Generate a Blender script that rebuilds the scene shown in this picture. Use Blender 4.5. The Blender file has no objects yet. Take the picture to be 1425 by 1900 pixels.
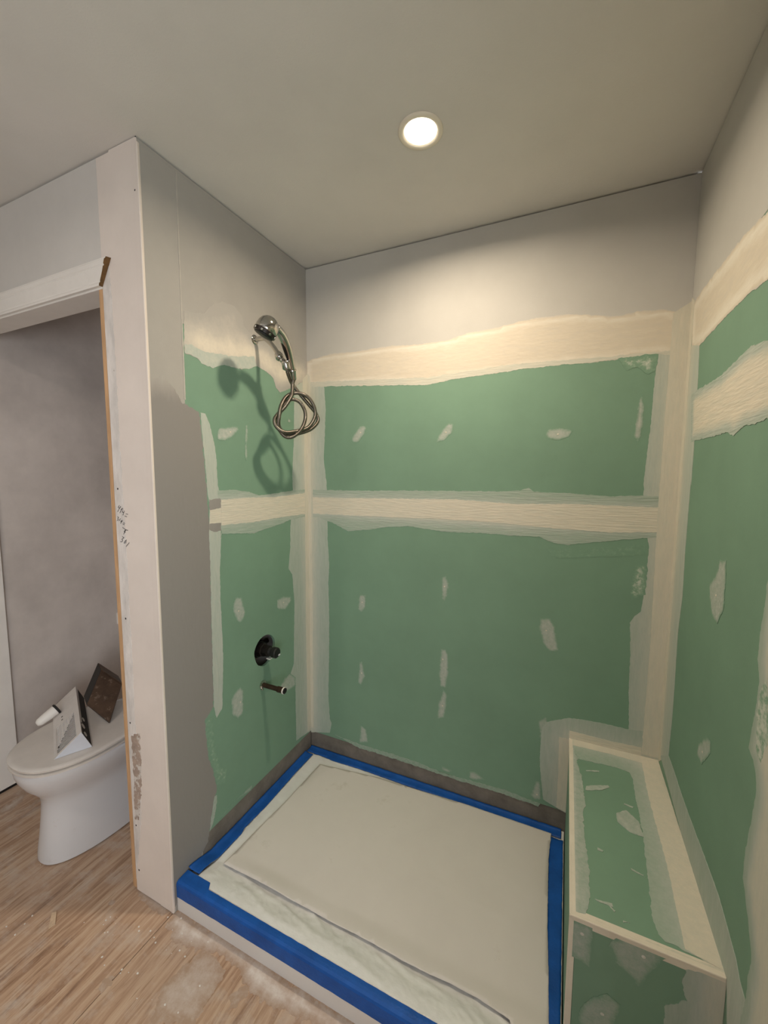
import bpy, bmesh, math, random
import numpy as np
from mathutils import Vector, Matrix, noise
from mathutils.geometry import delaunay_2d_cdt
random.seed(7)
S = bpy.context.scene
COL = S.collection
H, W, D = 2.44, 1.4917, 0.8103            # ceiling height, shower width, depth of the wet wall
BX, BD, BH = 1.203, 0.6914, 0.4753        # bench: left side, front, height

# ------------------------------------------------------------------ camera
F, CAM = 749.31, Vector((1.1539, -1.6433, 1.4918))
ROT = (Matrix.Rotation(0.4264, 3, 'Z') @ Matrix.Rotation(1.4766, 3, 'X') @ Matrix.Rotation(0.0057, 3, 'Z'))
cd = bpy.data.cameras.new('camera'); co = bpy.data.objects.new('camera', cd); COL.objects.link(co)
cd.sensor_fit = 'AUTO'; cd.sensor_width = 36; cd.lens = F / 1900 * 36; cd.clip_start = 0.02
co.matrix_world = Matrix.Translation(CAM) @ ROT.to_4x4()
S.camera = co

# ------------------------------------------------------------------ light + exposure
LAMP_A, LAMP_B = 11.0, 5.5               # watts of the shower downlight and of the room downlight
wd = bpy.data.worlds.new('daylight'); S.world = wd; wd.use_nodes = True
wd.node_tree.nodes['Background'].inputs[0].default_value = (0.90, 0.935, 0.97, 1)
wd.node_tree.nodes['Background'].inputs[1].default_value = 11.5
for nm, loc, rz, sy, sz in (('portal_room', (W + 0.06, -2.50, 1.25), math.pi / 2, 1.2, 1.0),):
    pl = bpy.data.lights.new(nm, 'AREA'); pl.shape = 'RECTANGLE'; pl.size = sz; pl.size_y = sy; pl.cycles.is_portal = True
    po = bpy.data.objects.new(nm, pl); COL.objects.link(po); po.location = loc; po.rotation_euler = (0, rz, 0)
S.view_settings.view_transform = 'Standard'; S.view_settings.look = 'None'
S.view_settings.exposure = 0.0; S.view_settings.gamma = 1.0; S.view_settings.use_curve_mapping = False
S.cycles.use_denoising = True; S.cycles.max_bounces = 10; S.cycles.diffuse_bounces = 6
S.cycles.sample_clamp_indirect = 6.0

# ------------------------------------------------------------------ materials
def lin(r, g, b):
    f = lambda c: (c / 255 / 12.92) if c / 255 <= 0.04045 else ((c / 255 + 0.055) / 1.055) ** 2.4
    return (f(r), f(g), f(b), 1)

def mat(name, rgb, rough=0.6, metal=0.0, spec=0.35, var=0.0, vscale=6.0, bump=0.0, bscale=120.0, stretch=(1, 1, 1), coat=0.0, spot=None, tint2=None):
    """plain surface with noise variation, optional relief and optional smudges of a second colour"""
    m = bpy.data.materials.new(name); m.use_nodes = True
    nt = m.node_tree; N, L = nt.nodes, nt.links; b = N['Principled BSDF']
    c = tuple(rgb[:3]) + (1,)
    b.inputs['Base Color'].default_value = c; b.inputs['Roughness'].default_value = rough
    b.inputs['Metallic'].default_value = metal; b.inputs['Specular IOR Level'].default_value = spec
    b.inputs['Coat Weight'].default_value = coat
    tc = N.new('ShaderNodeTexCoord'); mp = N.new('ShaderNodeMapping'); mp.inputs['Scale'].default_value = stretch
    L.new(tc.outputs['Object'], mp.inputs[0]); src = None
    if var:
        n = N.new('ShaderNodeTexNoise'); n.inputs['Scale'].default_value = vscale; n.inputs['Detail'].default_value = 6; n.inputs['Roughness'].default_value = 0.62
        L.new(mp.outputs[0], n.inputs['Vector'])
        r = N.new('ShaderNodeValToRGB'); r.color_ramp.elements[0].position = 0.3; r.color_ramp.elements[1].position = 0.7
        t2 = tint2 or [x * (1 - var) for x in c[:3]]
        r.color_ramp.elements[0].color = tuple(t2[:3]) + (1,)
        r.color_ramp.elements[1].color = tuple(min(1, x * (1 + var * 0.5)) for x in c[:3]) + (1,)
        L.new(n.outputs[0], r.inputs[0]); src = r.outputs[0]
    if spot:                                # (colour, scale, threshold, softness)
        n = N.new('ShaderNodeTexNoise'); n.inputs['Scale'].default_value = spot[1]; n.inputs['Detail'].default_value = 8; n.inputs['Roughness'].default_value = 0.7
        L.new(mp.outputs[0], n.inputs['Vector'])
        mr = N.new('ShaderNodeMapRange'); mr.inputs[1].default_value = spot[2]; mr.inputs[2].default_value = spot[2] + spot[3]
        L.new(n.outputs[0], mr.inputs[0]); mx = N.new('ShaderNodeMix'); mx.data_type = 'RGBA'
        L.new(mr.outputs[0], mx.inputs[0]); mx.inputs[6].default_value = c
        if src: L.new(src, mx.inputs[6])
        mx.inputs[7].default_value = tuple(spot[0][:3]) + (1,); src = mx.outputs[2]
    if src: L.new(src, b.inputs['Base Color'])
    if bump:
        n = N.new('ShaderNodeTexNoise'); n.inputs['Scale'].default_value = bscale; n.inputs['Detail'].default_value = 4
        L.new(mp.outputs[0], n.inputs['Vector'])
        bp = N.new('ShaderNodeBump'); bp.inputs['Strength'].default_value = bump; bp.inputs['Distance'].default_value = 0.003
        L.new(n.outputs[0], bp.inputs['Height']); L.new(bp.outputs[0], b.inputs['Normal'])
    return m

def mat_mud(name, under, mid, full, contr=0.5, nscale=45.0, stretch=(1, 1, 1), bump=0.25):
    """joint compound: attribute 'dens' says how thickly it lies; where it is thin the board shows through"""
    m = bpy.data.materials.new(name); m.use_nodes = True
    nt = m.node_tree; N, L = nt.nodes, nt.links; b = N['Principled BSDF']
    b.inputs['Roughness'].default_value = 0.8; b.inputs['Specular IOR Level'].default_value = 0.2
    tc = N.new('ShaderNodeTexCoord'); mp = N.new('ShaderNodeMapping'); mp.inputs['Scale'].default_value = stretch
    L.new(tc.outputs['Object'], mp.inputs[0])
    at = N.new('ShaderNodeAttribute'); at.attribute_name = 'dens'
    n = N.new('ShaderNodeTexNoise'); n.inputs['Scale'].default_value = nscale; n.inputs['Detail'].default_value = 8; n.inputs['Roughness'].default_value = 0.7
    L.new(mp.outputs[0], n.inputs['Vector'])
    a = N.new('ShaderNodeMath'); a.operation = 'MULTIPLY_ADD'; a.inputs[1].default_value = contr; a.inputs[2].default_value = -contr * 0.5
    L.new(n.outputs[0], a.inputs[0])
    s = N.new('ShaderNodeMath'); s.operation = 'ADD'; L.new(a.outputs[0], s.inputs[0]); L.new(at.outputs['Fac'], s.inputs[1])
    r = N.new('ShaderNodeValToRGB'); e = r.color_ramp.elements
    e[0].position = 0.0; e[0].color = tuple(under[:3]) + (1,); e[1].position = 1.0; e[1].color = tuple(full[:3]) + (1,)
    k = e.new(0.5); k.color = tuple(mid[:3]) + (1,)
    L.new(s.outputs[0], r.inputs[0]); L.new(r.outputs[0], b.inputs['Base Color'])
    n2 = N.new('ShaderNodeTexNoise'); n2.inputs['Scale'].default_value = nscale * 1.6; n2.inputs['Detail'].default_value = 5; L.new(mp.outputs[0], n2.inputs['Vector'])
    bp = N.new('ShaderNodeBump'); bp.inputs['Strength'].default_value = bump; bp.inputs['Distance'].default_value = 0.004
    L.new(n2.outputs[0], bp.inputs['Height']); L.new(bp.outputs[0], b.inputs['Normal'])
    return m

GREEN = (0.20, 0.33, 0.24)
M = {}
M['green'] = mat('green_board_paper', GREEN, 0.75, spec=0.25, var=0.08, vscale=3, bump=0.08, bscale=400, spot=((0.5, 0.56, 0.48), 38, 0.735, 0.03))
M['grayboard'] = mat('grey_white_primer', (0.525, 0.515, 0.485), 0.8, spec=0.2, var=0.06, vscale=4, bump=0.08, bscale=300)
M['graydark'] = mat('grey_sealer_paint', (0.30, 0.285, 0.27), 0.7, spec=0.25, var=0.14, vscale=6, bump=0.06, bscale=300)
M['cement'] = mat('grey_cement_strip', (0.21, 0.185, 0.16), 0.85, spec=0.2, var=0.3, vscale=14, bump=0.35, bscale=140)
M['ceiling'] = mat('ceiling_primer', (0.68, 0.66, 0.62), 0.85, spec=0.2, var=0.05, vscale=3, bump=0.18, bscale=260)
M['lintel'] = mat('pale_grey_primer', (0.66, 0.635, 0.605), 0.8, spec=0.2, var=0.06, vscale=4, bump=0.08, bscale=300)
M['pier'] = mat('warm_white_primer', (0.78, 0.705, 0.65), 0.75, spec=0.25, var=0.06, vscale=5, bump=0.06, bscale=300)
M['paper'] = mat('torn_drywall_paper', (0.74, 0.70, 0.67), 0.85, spec=0.2, var=0.22, vscale=30, bump=0.5, bscale=90, stretch=(1, 1, 0.35), spot=((0.30, 0.23, 0.17), 42, 0.69, 0.03))
M['tornbrown'] = mat('torn_brown_paper', (0.42, 0.33, 0.275), 0.85, spec=0.2, var=0.3, vscale=25, spot=((0.66, 0.62, 0.58), 30, 0.52, 0.06), bump=0.5, bscale=90)
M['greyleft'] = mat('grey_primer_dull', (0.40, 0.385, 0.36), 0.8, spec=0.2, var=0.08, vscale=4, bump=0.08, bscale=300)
M['toiletwall'] = mat('smeared_grey_wall', (0.68, 0.62, 0.58), 0.8, spec=0.2, var=0.22, vscale=2.6)
M['core'] = mat('dark_wall_cavity', (0.10, 0.085, 0.07), 0.9, var=0.2)
M['white'] = mat('white_gloss_paint', (0.83, 0.80, 0.76), 0.4, var=0.05, vscale=9)
M['rawwood'] = mat('raw_pine_edge', (0.60, 0.37, 0.20), 0.6, var=0.25, vscale=14, stretch=(6, 6, 0.5))
M['brownwood'] = mat('stained_end_grain', (0.16, 0.085, 0.03), 0.7, var=0.5, vscale=60)
M['porcelain'] = mat('white_porcelain', (0.66, 0.66, 0.68), 0.22, spec=0.5, coat=0.15, var=0.02, spot=((0.58, 0.56, 0.54), 20, 0.62, 0.2))
M['lid'] = mat('dusty_seat_plastic', (0.70, 0.66, 0.62), 0.5, spec=0.4, var=0.08, vscale=8)
M['acrylic'] = mat('white_acrylic', (0.72, 0.70, 0.68), 0.3, spec=0.5, var=0.03, vscale=5)
M['tape'] = mat('blue_masking_tape', (0.008, 0.092, 0.39), 0.5, spec=0.3, var=0.25, vscale=16, bump=0.25, bscale=160)
M['board'] = mat('off_white_paperboard', (0.655, 0.625, 0.59), 0.75, spec=0.25, var=0.035, vscale=5, spot=((0.55, 0.52, 0.47), 5, 0.62, 0.12))
M['film'] = mat('milky_drop_film', (0.78, 0.785, 0.775), 0.24, spec=0.6, var=0.08, vscale=10, bump=0.5, bscale=26, stretch=(1.0, 1.6, 1))
M['chrome'] = mat('chrome', (0.50, 0.49, 0.46), 0.10, metal=1.0, var=0.08, vscale=20)
M['hose'] = mat('ribbed_steel_hose', (0.19, 0.17, 0.145), 0.28, metal=1.0, var=0.12, vscale=30)
M['darkmetal'] = mat('dark_bronze', (0.035, 0.03, 0.028), 0.35, metal=0.7, var=0.3, vscale=40)
M['copper'] = mat('tarnished_copper', (0.10, 0.06, 0.045), 0.4, metal=0.8, var=0.35, vscale=60)
M['black'] = mat('black_rubber_and_shade', (0.012, 0.012, 0.012), 0.5, var=0.1)  # rubber parts, and the painted dark of gaps and vent voids
M['slot'] = mat('dark_vent_void', (0.03, 0.026, 0.024), 0.7, var=0.2)
M['enamel'] = mat('chipped_white_enamel', (0.70, 0.66, 0.63), 0.4, var=0.07, vscale=30, spot=((0.05, 0.04, 0.035), 24, 0.73, 0.03))
M['enamelblue'] = mat('clean_white_enamel', (0.62, 0.64, 0.70), 0.35, var=0.04, vscale=20)
M['rust'] = mat('dirty_brown_sheet', (0.085, 0.05, 0.032), 0.5, metal=0.2, var=0.45, vscale=16, bump=0.2, bscale=80, spot=((0.26, 0.20, 0.15), 30, 0.57, 0.12))
M['bead'] = mat('beaded_corner_compound', (0.74, 0.68, 0.58), 0.8, var=0.07, vscale=20, bump=0.2, bscale=150)
M['pencil'] = mat('pencil_line', (0.06, 0.055, 0.055), 0.6, var=0.2, vscale=200)
M['chip'] = mat('plaster_crumb', (0.74, 0.70, 0.65), 0.85, var=0.1, vscale=60)
mud_mid, mud_full = (0.46, 0.505, 0.455), (0.735, 0.665, 0.55)
M['mud'] = mat_mud('joint_compound', GREEN, mud_mid, mud_full, 0.55, 40)
M['mudh'] = mat_mud('joint_compound_troweled', GREEN, mud_mid, mud_full, 0.5, 34, (0.35, 0.35, 3.2), 0.5)
M['mudv'] = mat_mud('joint_compound_wiped', GREEN, mud_mid, mud_full, 0.4, 34, (2.2, 2.2, 0.4), 0.3)
M['mudp'] = mat_mud('screw_compound', GREEN, (0.40, 0.45, 0.40), (0.62, 0.61, 0.56), 0.9, 70)
M['speck'] = mat_mud('speckled_compound', GREEN, (0.24, 0.37, 0.27), (0.56, 0.60, 0.53), 3.0, 62)
M['mudg'] = mat_mud('compound_on_grey', (0.52, 0.505, 0.485), (0.655, 0.59, 0.485), (0.77, 0.73, 0.64), 0.6, 30, (0.6, 0.6, 2.0))
M['mudgl'] = mat_mud('compound_on_dull_grey', (0.41, 0.395, 0.37), (0.52, 0.49, 0.44), (0.70, 0.64, 0.54), 1.1, 16)
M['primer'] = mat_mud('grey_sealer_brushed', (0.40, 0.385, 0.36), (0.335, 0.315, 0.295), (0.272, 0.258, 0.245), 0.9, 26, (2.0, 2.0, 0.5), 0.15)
M['dust'] = mat_mud('dried_mortar_dust', (0.42, 0.305, 0.225), (0.54, 0.45, 0.39), (0.70, 0.65, 0.60), 1.5, 38)

def mat_ply():
    m = bpy.data.materials.new('plywood_grain'); m.use_nodes = True
    nt = m.node_tree; N, L = nt.nodes, nt.links; b = N['Principled BSDF']; b.inputs['Roughness'].default_value = 0.65
    b.inputs['Specular IOR Level'].default_value = 0.25
    tc = N.new('ShaderNodeTexCoord'); mp = N.new('ShaderNodeMapping'); mp.inputs['Scale'].default_value = (1, 0.07, 1)
    L.new(tc.outputs['Object'], mp.inputs[0])
    def noise_(scale, det, vec, rgh=0.6, dist=0.0):
        n = N.new('ShaderNodeTexNoise'); n.inputs['Scale'].default_value = scale; n.inputs['Detail'].default_value = det
        n.inputs['Roughness'].default_value = rgh; n.inputs['Distortion'].default_value = dist; L.new(vec, n.inputs['Vector']); return n.outputs[0]
    def ramp(src, stops):
        r = N.new('ShaderNodeValToRGB'); e = r.color_ramp.elements
        e[0].position, e[0].color = stops[0][0], stops[0][1] + (1,); e[1].position, e[1].color = stops[-1][0], stops[-1][1] + (1,)
        for p_, c_ in stops[1:-1]: k = e.new(p_); k.color = c_ + (1,)
        L.new(src, r.inputs[0]); return r.outputs[0]
    def mix(f, a, c):
        x = N.new('ShaderNodeMix'); x.data_type = 'RGBA'; L.new(f, x.inputs[0])
        L.new(a, x.inputs[6])
        if isinstance(c, tuple): x.inputs[7].default_value = c + (1,)
        else: L.new(c, x.inputs[7])
        return x.outputs[2]
    g1 = ramp(noise_(46, 7, mp.outputs[0], 0.7, 0.8), [(0.32, (0.19, 0.105, 0.065)), (0.43, (0.39, 0.25, 0.165)), (0.54, (0.51, 0.355, 0.245)), (0.70, (0.62, 0.475, 0.355))])
    big = ramp(noise_(2.2, 4, tc.outputs['Object']), [(0.38, (0, 0, 0)), (0.68, (0.6, 0.6, 0.6))])
    c1 = mix(big, g1, (0.47, 0.35, 0.27))
    dust = ramp(noise_(9, 9, tc.outputs['Object'], 0.7), [(0.50, (0, 0, 0)), (0.72, (0.75, 0.75, 0.75))])
    c2 = mix(dust, c1, (0.56, 0.49, 0.43))
    dark = ramp(noise_(120, 3, mp.outputs[0], 0.5), [(0.62, (0, 0, 0)), (0.70, (0.7, 0.7, 0.7))])
    c3 = mix(dark, c2, (0.26, 0.16, 0.09))
    L.new(c3, b.inputs['Base Color'])
    bp = N.new('ShaderNodeBump'); bp.inputs['Strength'].default_value = 0.35; bp.inputs['Distance'].default_value = 0.002
    L.new(noise_(60, 6, mp.outputs[0], 0.6), bp.inputs['Height']); L.new(bp.outputs[0], b.inputs['Normal'])
    return m
M['ply'] = mat_ply()

def mat_emit(name, rgb, strength):
    m = bpy.data.materials.new(name); m.use_nodes = True; b = m.node_tree.nodes['Principled BSDF']
    b.inputs['Base Color'].default_value = (0.8, 0.8, 0.8, 1)
    b.inputs['Emission Color'].default_value = rgb + (1,); b.inputs['Emission Strength'].default_value = strength
    return m
M['lens'] = mat_emit('lamp_lens', (1.0, 0.88, 0.70), 9.0)
M['trimring'] = mat('lamp_trim_white', (0.80, 0.74, 0.62), 0.5, var=0.03)

# ------------------------------------------------------------------ mesh helpers
def link(name, me, m, parent=None, smooth=False):
    o = bpy.data.objects.new(name, me); COL.objects.link(o)
    if m is not None: me.materials.append(M[m] if isinstance(m, str) else m)
    if smooth: me.polygons.foreach_set('use_smooth', [True] * len(me.polygons))
    if parent is not None:
        o.parent = parent
        t = Vector(); p = parent
        while p is not None: t = t + p.location; p = p.parent
        o.location = -t
    return o

def mesh(name, v, f, m, parent=None, smooth=False):
    me = bpy.data.meshes.new(name); me.from_pydata([tuple(x) for x in v], [], f); me.update()
    return link(name, me, m, parent, smooth)

def bm_obj(name, bm, m, parent=None, smooth=False):
    bmesh.ops.recalc_face_normals(bm, faces=bm.faces)
    me = bpy.data.meshes.new(name); bm.to_mesh(me); bm.free()
    return link(name, me, m, parent, smooth)

def bm_box(bm, lo, hi):
    g = bmesh.ops.create_cube(bm, size=1)['verts']
    for v in g: v.co = Vector([lo[i] + (v.co[i] + 0.5) * (hi[i] - lo[i]) for i in range(3)])
    return g

def box(name, lo, hi, m, parent=None, bev=0.0):
    bm = bmesh.new(); bm_box(bm, lo, hi)
    if bev: bmesh.ops.bevel(bm, geom=bm.edges[:], offset=bev, segments=2, profile=0.5, affect='EDGES')
    return bm_obj(name, bm, m, parent)

def frame_of(n):
    n = Vector(n).normalized(); a = Vector((0, 0, 1)) if abs(n.z) < 0.9 else Vector((1, 0, 0))
    x = a.cross(n).normalized(); return x, n.cross(x), n

def lathe(name, origin, axis, prof, m, parent=None, seg=32, sx=1.0, sharp=False):
    """profile of (distance along axis, radius), closed at both ends"""
    x, y, n = frame_of(axis); o = Vector(origin); v, f = [], []
    for t, r in prof:
        for k in range(seg):
            a = 2 * math.pi * k / seg; v.append(o + n * t + x * (r * math.cos(a) * sx) + y * (r * math.sin(a)))
    for i in range(len(prof) - 1):
        for k in range(seg):
            j = (k + 1) % seg; f.append((i * seg + k, i * seg + j, (i + 1) * seg + j, (i + 1) * seg + k))
    f.append(tuple(range(seg))[::-1]); f.append(tuple((len(prof) - 1) * seg + k for k in range(seg)))
    o = mesh(name, v, f, m, parent, not sharp)
    bm = bmesh.new(); bm.from_mesh(o.data); bmesh.ops.recalc_face_normals(bm, faces=bm.faces); bm.to_mesh(o.data); bm.free()
    if not sharp: o.data.set_sharp_from_angle(angle=math.radians(38))
    return o

def catmull(P, step):
    P = [Vector(p) for p in P]; out = []
    Q = [2 * P[0] - P[1]] + P + [2 * P[-1] - P[-2]]
    for i in range(1, len(Q) - 2):
        a, b, c, d = Q[i - 1:i + 3]; n = max(2, int((c - b).length / step))
        for k in range(n):
            t = k / n
            out.append(0.5 * (2 * b + (c - a) * t + (2 * a - 5 * b + 4 * c - d) * t * t + (3 * b - a - 3 * c + d) * t ** 3))
    out.append(P[-1]); return out

def tube(name, path, rad, m, parent=None, seg=12, flat=1.0):
    v, f = [], []; n = len(path); up = None
    for i, p in enumerate(path):
        t = (path[min(n - 1, i + 1)] - path[max(0, i - 1)]).normalized()
        if up is None: up = frame_of(t)[0]
        up = (up - t * up.dot(t)).normalized(); w = t.cross(up)
        r = rad(i / (n - 1), i) if callable(rad) else rad
        for k in range(seg):
            a = 2 * math.pi * k / seg; v.append(p + up * (r * math.cos(a)) + w * (r * math.sin(a) * flat))
    for i in range(n - 1):
        for k in range(seg):
            j = (k + 1) % seg; f.append((i * seg + k, i * seg + j, (i + 1) * seg + j, (i + 1) * seg + k))
    f.append(tuple(range(seg))[::-1]); f.append(tuple((n - 1) * seg + k for k in range(seg)))
    o = mesh(name, v, f, m, parent, True)
    bm = bmesh.new(); bm.from_mesh(o.data); bmesh.ops.recalc_face_normals(bm, faces=bm.faces); bm.to_mesh(o.data); bm.free()
    return o

def loft(name, rings, m, parent=None, smooth=True, angle=40):
    seg = len(rings[0]); v = [p for r in rings for p in r]; f = []
    for i in range(len(rings) - 1):
        for k in range(seg):
            j = (k + 1) % seg; f.append((i * seg + k, i * seg + j, (i + 1) * seg + j, (i + 1) * seg + k))
    f.append(tuple(range(seg))[::-1]); f.append(tuple((len(rings) - 1) * seg + k for k in range(seg)))
    o = mesh(name, v, f, m, parent, smooth)
    bm = bmesh.new(); bm.from_mesh(o.data); bmesh.ops.recalc_face_normals(bm, faces=bm.faces); bm.to_mesh(o.data); bm.free()
    if smooth: o.data.set_sharp_from_angle(angle=math.radians(angle))
    return o

def tag(o, label=None, cat=None, group=None, kind=None):
    if label: o['label'] = label
    if cat: o['category'] = cat
    if group: o['group'] = group
    if kind: o['kind'] = kind
    return o

def thing(name, loc, label, cat, group=None):
    o = bpy.data.objects.new(name, None); COL.objects.link(o); o.location = loc; o.empty_display_size = 0.05
    return tag(o, label, cat, group)

def struct(o, label=None): return tag(o, label, None, None, 'structure')

# ---- measuring: where a line of sight of the photograph meets a real plane of the room
def ray(px, py): return ROT @ Vector(((px - 712.5) / F, -(py - 950) / F, -1))
def at(axis, val, px, py):
    d = ray(px, py); return CAM + d * ((val - CAM[axis]) / d[axis])
def Z(x0, y0, s, L): return [(x0 + a * s, y0 + b * s) for a, b in L]

class Plane:
    def __init__(self, axis, val, sgn, ua, va, lim):
        self.axis, self.val, self.sgn, self.ua, self.va, self.lim = axis, val, sgn, ua, va, lim
    def uv(self, px, py): p = at(self.axis, self.val, px, py); return (p[self.ua], p[self.va])
    def p3(self, u, v, off):
        p = [0, 0, 0]; p[self.axis] = self.val + self.sgn * off; p[self.ua] = u; p[self.va] = v; return Vector(p)
    def clamp(self, u, v):
        a, b, c, d = self.lim; return (min(max(u, a), b), min(max(v, c), d))
BACK = Plane(1, 0.0, -1, 0, 2, (0.0005, W - 0.0005, 0.088, H - 0.004))
LEFT = Plane(0, 0.0, 1, 1, 2, (-D + 0.001, -0.0005, 0.0, H - 0.004))
RIGHT = Plane(0, W, -1, 1, 2, (-1.75, -0.0005, 0.0, H - 0.004))
FRONT = Plane(1, -D, -1, 0, 2, (-0.187, -0.0005, 0.004, H - 0.002))
BTOP = Plane(2, BH, 1, 0, 1, (BX, W - 0.0005, -BD, -0.0005))
BFRONT = Plane(1, -BD, -1, 0, 2, (BX, W - 0.0005, 0.0, BH))
FLOOR = Plane(2, 0.0, 1, 0, 1, (-2.2, 1.4, -3.1, 0.0))

def sm(x): x = np.clip(x, 0, 1); return x * x * (3 - 2 * x)
SEED = [0]
def outline(plane, pts, rag, step, uvin=False):
    SEED[0] += 1; sd = SEED[0] * 7.31
    P = [tuple(p) if uvin else plane.uv(*p) for p in pts]; out = []
    for i in range(len(P)):
        a, b = P[i], P[(i + 1) % len(P)]; l = math.hypot(b[0] - a[0], b[1] - a[1])
        if l < 1e-5: continue
        n = max(1, int(l / step)); nx, ny = -(b[1] - a[1]) / l, (b[0] - a[0]) / l
        for k in range(n):
            t = k / n; u, v = a[0] + (b[0] - a[0]) * t, a[1] + (b[1] - a[1]) * t
            d = rag * (noise.noise(Vector((u * 60, v * 60, sd))) + 0.7 * noise.noise(Vector((u * 190, v * 190, sd + 3))))
            out.append(plane.clamp(u + nx * d, v + ny * d))
    q = []
    for p in out:
        if not q or math.hypot(p[0] - q[-1][0], p[1] - q[-1][1]) > 4e-4: q.append(p)
    return q

def seg_dist(U, V, line):
    d = np.full(len(U), 9.0)
    for (ax, ay), (bx, by) in zip(line[:-1], line[1:]):
        l2 = (bx - ax) ** 2 + (by - ay) ** 2 + 1e-12
        t = np.clip(((U - ax) * (bx - ax) + (V - ay) * (by - ay)) / l2, 0, 1)
        d = np.minimum(d, np.hypot(U - ax - t * (bx - ax), V - ay - t * (by - ay)))
    return d

def patch(name, parent, plane, pts, off, m, dens=0.6, rag=0.003, step=0.005, grid=0.014, feather=0.0, cores=(), fn=None, uvin=False, lift=None, base=0.0):
    """a thin coat (compound, paint, tape, film) lying on a real surface: irregular outline, small thickness, 'dens' = how thick"""
    q = outline(plane, pts, rag, step, uvin); A = np.array(q); n = len(q); off = off * (0.40 if lift is None else 1) + 6e-6 * SEED[0]   # thin coats, no two in one plane
    lo, hi = A.min(0), A.max(0)
    gu, gv = np.arange(lo[0] + grid / 2, hi[0], grid), np.arange(lo[1] + grid / 2, hi[1], grid)
    pts2 = list(q)
    if len(gu) and len(gv):
        GU, GV = [g.ravel() for g in np.meshgrid(gu, gv)]
        ins = np.zeros(len(GU), bool); j = n - 1
        for i in range(n):
            xi, yi, xj, yj = *q[i], *q[j]
            c = ((yi > GV) != (yj > GV)) & (GU < (xj - xi) * (GV - yi) / (yj - yi + 1e-15) + xi); ins ^= c; j = i
        GU, GV = GU[ins], GV[ins]
        if len(GU):
            dd = np.full(len(GU), 9.0)
            for k in range(0, n, 64): dd = np.minimum(dd, np.hypot(GU[:, None] - A[None, k:k + 64, 0], GV[:, None] - A[None, k:k + 64, 1]).min(1))
            ok = dd > grid * 0.3; pts2 += list(zip(GU[ok], GV[ok]))
    r = delaunay_2d_cdt([Vector(p) for p in pts2], [], [list(range(n))], 1, 1e-5)
    vv, ff = r[0], [tuple(f) for f in r[2]]
    U, V = np.array([p.x for p in vv]), np.array([p.y for p in vv])
    e = np.full(len(U), 9.0)
    for k in range(0, n, 64): e = np.minimum(e, np.hypot(U[:, None] - A[None, k:k + 64, 0], V[:, None] - A[None, k:k + 64, 1]).min(1))
    d = np.full(len(U), float(dens))
    if feather: d = d * (0.08 + 0.92 * sm(e / feather))
    for line, w, g in cores:
        d = np.maximum(d, d + g * np.exp(-(seg_dist(U, V, line if uvin else [plane.uv(*p) for p in line]) / w) ** 2))
    if fn: d = fn(U, V, e, d)
    oo = np.full(len(U), off) if lift is None else off + lift(U, V, e)
    V3 = [plane.p3(a, b, float(o)) for a, b, o in zip(U, V, oo)]; cnt = {}
    for f in ff:
        for a, b in zip(f, f[1:] + f[:1]): cnt[(min(a, b), max(a, b))] = cnt.get((min(a, b), max(a, b)), []) + [(a, b)]
    nrm = Vector(); 
    for f in ff[:40]:
        a, b, c = [V3[i] for i in f[:3]]; nrm += (b - a).cross(c - a)
    want = Vector([plane.sgn if i == plane.axis else 0 for i in range(3)])
    if nrm.dot(want) < 0: ff = [f[::-1] for f in ff]
    low = {}
    for k, es in cnt.items():
        if len(es) == 1:
            a, b = es[0]
            for i in (a, b):
                if i not in low: low[i] = len(V3); V3.append(plane.p3(U[i], V[i], base if lift is None else float(oo[i]) - 0.0005)); d = np.append(d, d[i])
            g = (a, low[a], low[b], b); ff.append(g if nrm.dot(want) >= 0 else g[::-1])
    o = mesh(name, V3, ff, m, parent)
    at_ = o.data.attributes.new('dens', 'FLOAT', 'POINT'); at_.data.foreach_set('value', [float(x) for x in d])
    if lift is not None: o.data.polygons.foreach_set('use_smooth', [True] * len(o.data.polygons))
    return o

def dot(parent, plane, px, r=0.0032, m='mud', off=0.0016, name='screw_dimple'):
    u, v = plane.uv(*px); vs = [plane.p3(u, v, off + 0.0006)]; k = 10
    for i in range(k): vs.append(plane.p3(u + r * math.cos(6.2832 * i / k), v + r * math.sin(6.2832 * i / k), off - 0.0006))
    f = [(0, 1 + i, 1 + (i + 1) % k) for i in range(k)]
    o = mesh(name, vs, f, m, parent)
    bm = bmesh.new(); bm.from_mesh(o.data); bmesh.ops.recalc_face_normals(bm, faces=bm.faces); bm.to_mesh(o.data); bm.free()
    a = o.data.attributes.new('dens', 'FLOAT', 'POINT'); a.data.foreach_set('value', [0.95] * len(vs))
    return o

# ================================================================== SETTING
T = 0.0125                                                     # drywall thickness
GAP = 0.006                                                   # open joint under the ceiling
# ---- floor: plywood sheets
flo = struct(box('floor', (-3.1, -3.3, -0.06), (1.65, 0.15, -0.019), 'core'))
for x0, x1, y0, y1 in ((-1.2255, -0.0065, -3.25, 0.1), (-0.0040, 1.60, -3.25, 0.1), (-3.05, -1.228, -3.25, 0.1)):
    tag(box('plywood_sheet', (x0, y0, -0.018), (x1, y1, 0.0), 'ply', flo, 0.0012))
# ---- ceiling with holes left for nothing: one skim coated plane
cei = struct(box('ceiling', (-2.45, -3.3, H), (1.65, 0.2, H + 0.05), 'ceiling'))
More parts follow.
